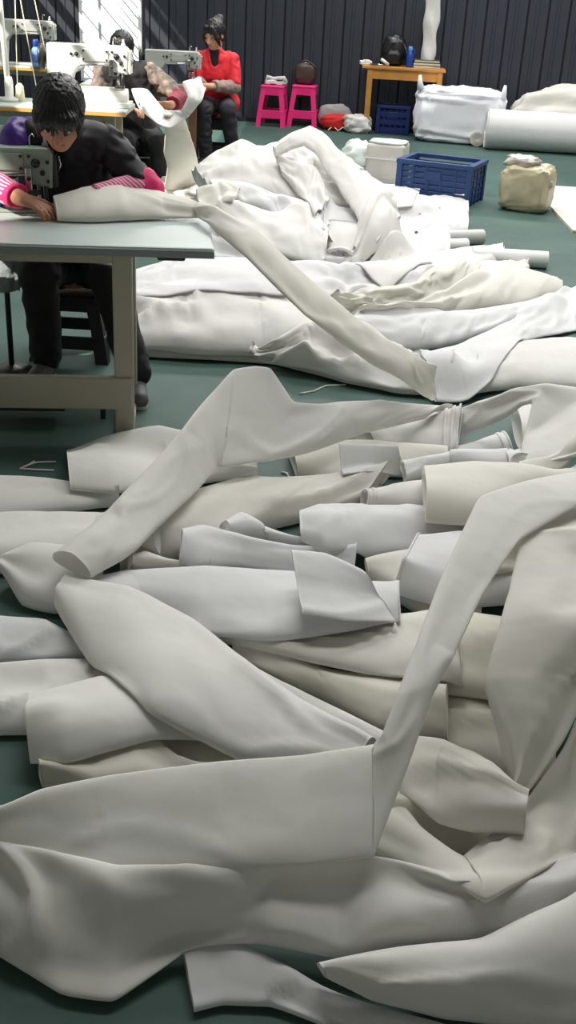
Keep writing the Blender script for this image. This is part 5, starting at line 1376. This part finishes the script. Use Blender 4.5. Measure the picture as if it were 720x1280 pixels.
bag('beige bag lying behind the upright strip at the centre right', st([(490, 862), (560, 858), (610, 864), (690, 872)], [(495, 932), (565, 945), (630, 978), (690, 1000)]), 0.063, 'felt_warm', wr=0.012)
bag('beige bag under the centre right, next to the broad panel', st([(520, 775), (580, 770), (650, 780)], [(530, 865), (590, 872), (650, 880)]), 0.070, 'felt_warm', wr=0.012)
bag('bag in half shade running to the upright strip, middle of three', st([(290, 806), (340, 814), (400, 838), (500, 852), (560, 858)], [(290, 826), (345, 850), (403, 876), (475, 914), (560, 925)]), 0.049, 'felt_warm', wr=0.010)
bag('bag running right to the upright strip, upper of three', st([(230, 770), (300, 784), (400, 782), (493, 774), (570, 770)], [(240, 800), (300, 808), (345, 818), (500, 852), (580, 860)]), 0.063, 'felt_cream', wr=0.010)
bag('broad horizontal bag with rounded left end in the centre', st([(80, 740), (160, 716), (250, 714), (370, 722), (500, 740)], [(78, 768), (190, 785), (250, 796), (340, 802), (500, 782)]), 0.063, 'felt_cool', wr=0.014)
bag('square flat panel of felt lying in the centre', st([(364, 688), (408, 692), (452, 712)], [(378, 768), (432, 776), (498, 778)], [0.21, 0.21, 0.20], [0.16, 0.16, 0.15]), 0.012, 'felt_cool', wr=0.008, tb=0.006)
bag('narrow bag edge showing right of the large diagonal bag, lower of three', st([(292, 822), (345, 850), (403, 876), (478, 915), (540, 930)], [(300, 850), (350, 900), (400, 935), (450, 945), (520, 960)]), 0.035, 'felt_white', wr=0.008)
bag('large white bag lying diagonally across the centre left', st([(88, 724), (165, 738), (238, 776), (300, 823), (380, 880), (470, 930)], [(68, 756), (110, 828), (185, 892), (250, 926), (310, 955), (420, 990)]), 0.056, 'felt_white', wr=0.014)
bag('beige bag lying in the hollow under the corner of the foreground strip', st([(480, 985), (560, 985), (650, 990)], [(480, 1065), (560, 1092), (650, 1085)], [0.08, 0.08, 0.08], [0.03, 0.02, 0.02]), 0.04, 'felt_warm', wr=0.016)
bag('broad bag in shade at the lower left, bulging toward the floor', st([(-60, 1040), (0, 1050), (70, 1062), (140, 1078), (230, 1080), (330, 1076), (450, 1068), (560, 1090), (660, 1090), (790, 1040)], [(-60, 1180), (0, 1195), (75, 1240), (140, 1250), (230, 1196), (330, 1182), (440, 1198), (560, 1190), (660, 1190), (800, 1150)], [0.13, 0.14, 0.15, 0.15, 0.15, 0.15, 0.15, 0.13, 0.11, 0.10], [0.015, 0.015, 0.015, 0.015, 0.02, 0.03, 0.04, 0.05, 0.05, 0.05]), 0.045, 'felt_white', wr=0.026, tb=0.05)
bag('bag lying on the floor at the lower right corner', st([(395, 1204), (500, 1184), (600, 1174), (720, 1115), (800, 1060), (950, 1020)], [(405, 1220), (465, 1250), (560, 1276), (720, 1292), (830, 1290), (990, 1200)]), 0.063, 'felt_white', wr=0.014)
bag('beige bag sweeping up at the lower right edge', st([(490, 1002), (535, 1042), (577, 1084), (640, 1024), (704, 934), (745, 840), (830, 760), (920, 720)], [(466, 1075), (525, 1106), (605, 1130), (660, 1108), (715, 1075), (790, 990), (900, 900), (1000, 840)]), 0.049, 'felt_cream', wr=0.012)
bag('broad beige panel hanging down at the right edge', st([(800, 560), (700, 610), (655, 668), (626, 780), (604, 851), (622, 930), (645, 1000)], [(940, 640), (850, 650), (790, 668), (770, 780), (740, 850), (697, 935), (652, 1004)], [0.05, 0.27, 0.38, 0.34, 0.28, 0.20, 0.12], [0.02, 0.20, 0.36, 0.35, 0.28, 0.20, 0.13]), 0.021, 'felt_cream', wr=0.010, tb=0.01)
bag('short curved bag tucked under the corner of the foreground strip', st([(512, 926), (560, 930), (614, 953), (660, 1000)], [(500, 1000), (545, 1028), (600, 1042), (655, 1045)]), 0.049, 'felt_cream', wr=0.010)
bag('raised bag lifted to a peak, its open mouth at the left',
    st([(66, 697), (137, 637), (232, 529), (292, 462), (318, 457), (338, 460), (366, 502), (420, 503), (480, 501), (556, 509)],
       [(114, 722), (174, 685), (268, 588), (276, 583), (279, 583), (283, 583), (330, 578), (400, 562), (460, 541), (560, 517)],
       [0.14, 0.18, 0.30, 0.36, 0.37, 0.36, 0.27, 0.24, 0.20, 0.12], [0.12, 0.13, 0.14, 0.15, 0.15, 0.15, 0.14, 0.13, 0.12, 0.10]),
    0.03, 'felt_white', tb=0.015, open0=True, wr=0.008, ts_prof=[(0, 0.055), (0.12, 0.045), (0.4, 0.02), (0.6, 0.02), (1, 0.03)])
bag('long foreground strip crossing the picture and turning sharply up to the right',
    st([(-60, 1012), (0, 1006), (53, 986), (137, 970), (274, 952), (380, 943), (468, 930), (478, 918), (497, 868), (520, 802), (560, 702), (600, 622), (650, 604), (730, 590), (840, 620), (960, 660)],
       [(-60, 1085), (20, 1078), (80, 1084), (127, 1097), (280, 1087), (380, 1082), (467, 1071), (508, 965), (540, 872), (566, 822), (607, 737), (652, 674), (722, 632), (790, 620), (880, 680), (980, 720)],
       [0.17, 0.19, 0.20, 0.21, 0.23, 0.24, 0.26, 0.29, 0.33, 0.36, 0.40, 0.43, 0.42, 0.36, 0.18, 0.03], [0.10, 0.11, 0.12, 0.13, 0.15, 0.16, 0.17, 0.24, 0.30, 0.33, 0.37, 0.40, 0.40, 0.34, 0.14, 0.02]),
    0.015, 'felt_white', tb=0.012, wr=0.005, sharp=(6,), edge=0.002, fmax=0.012)
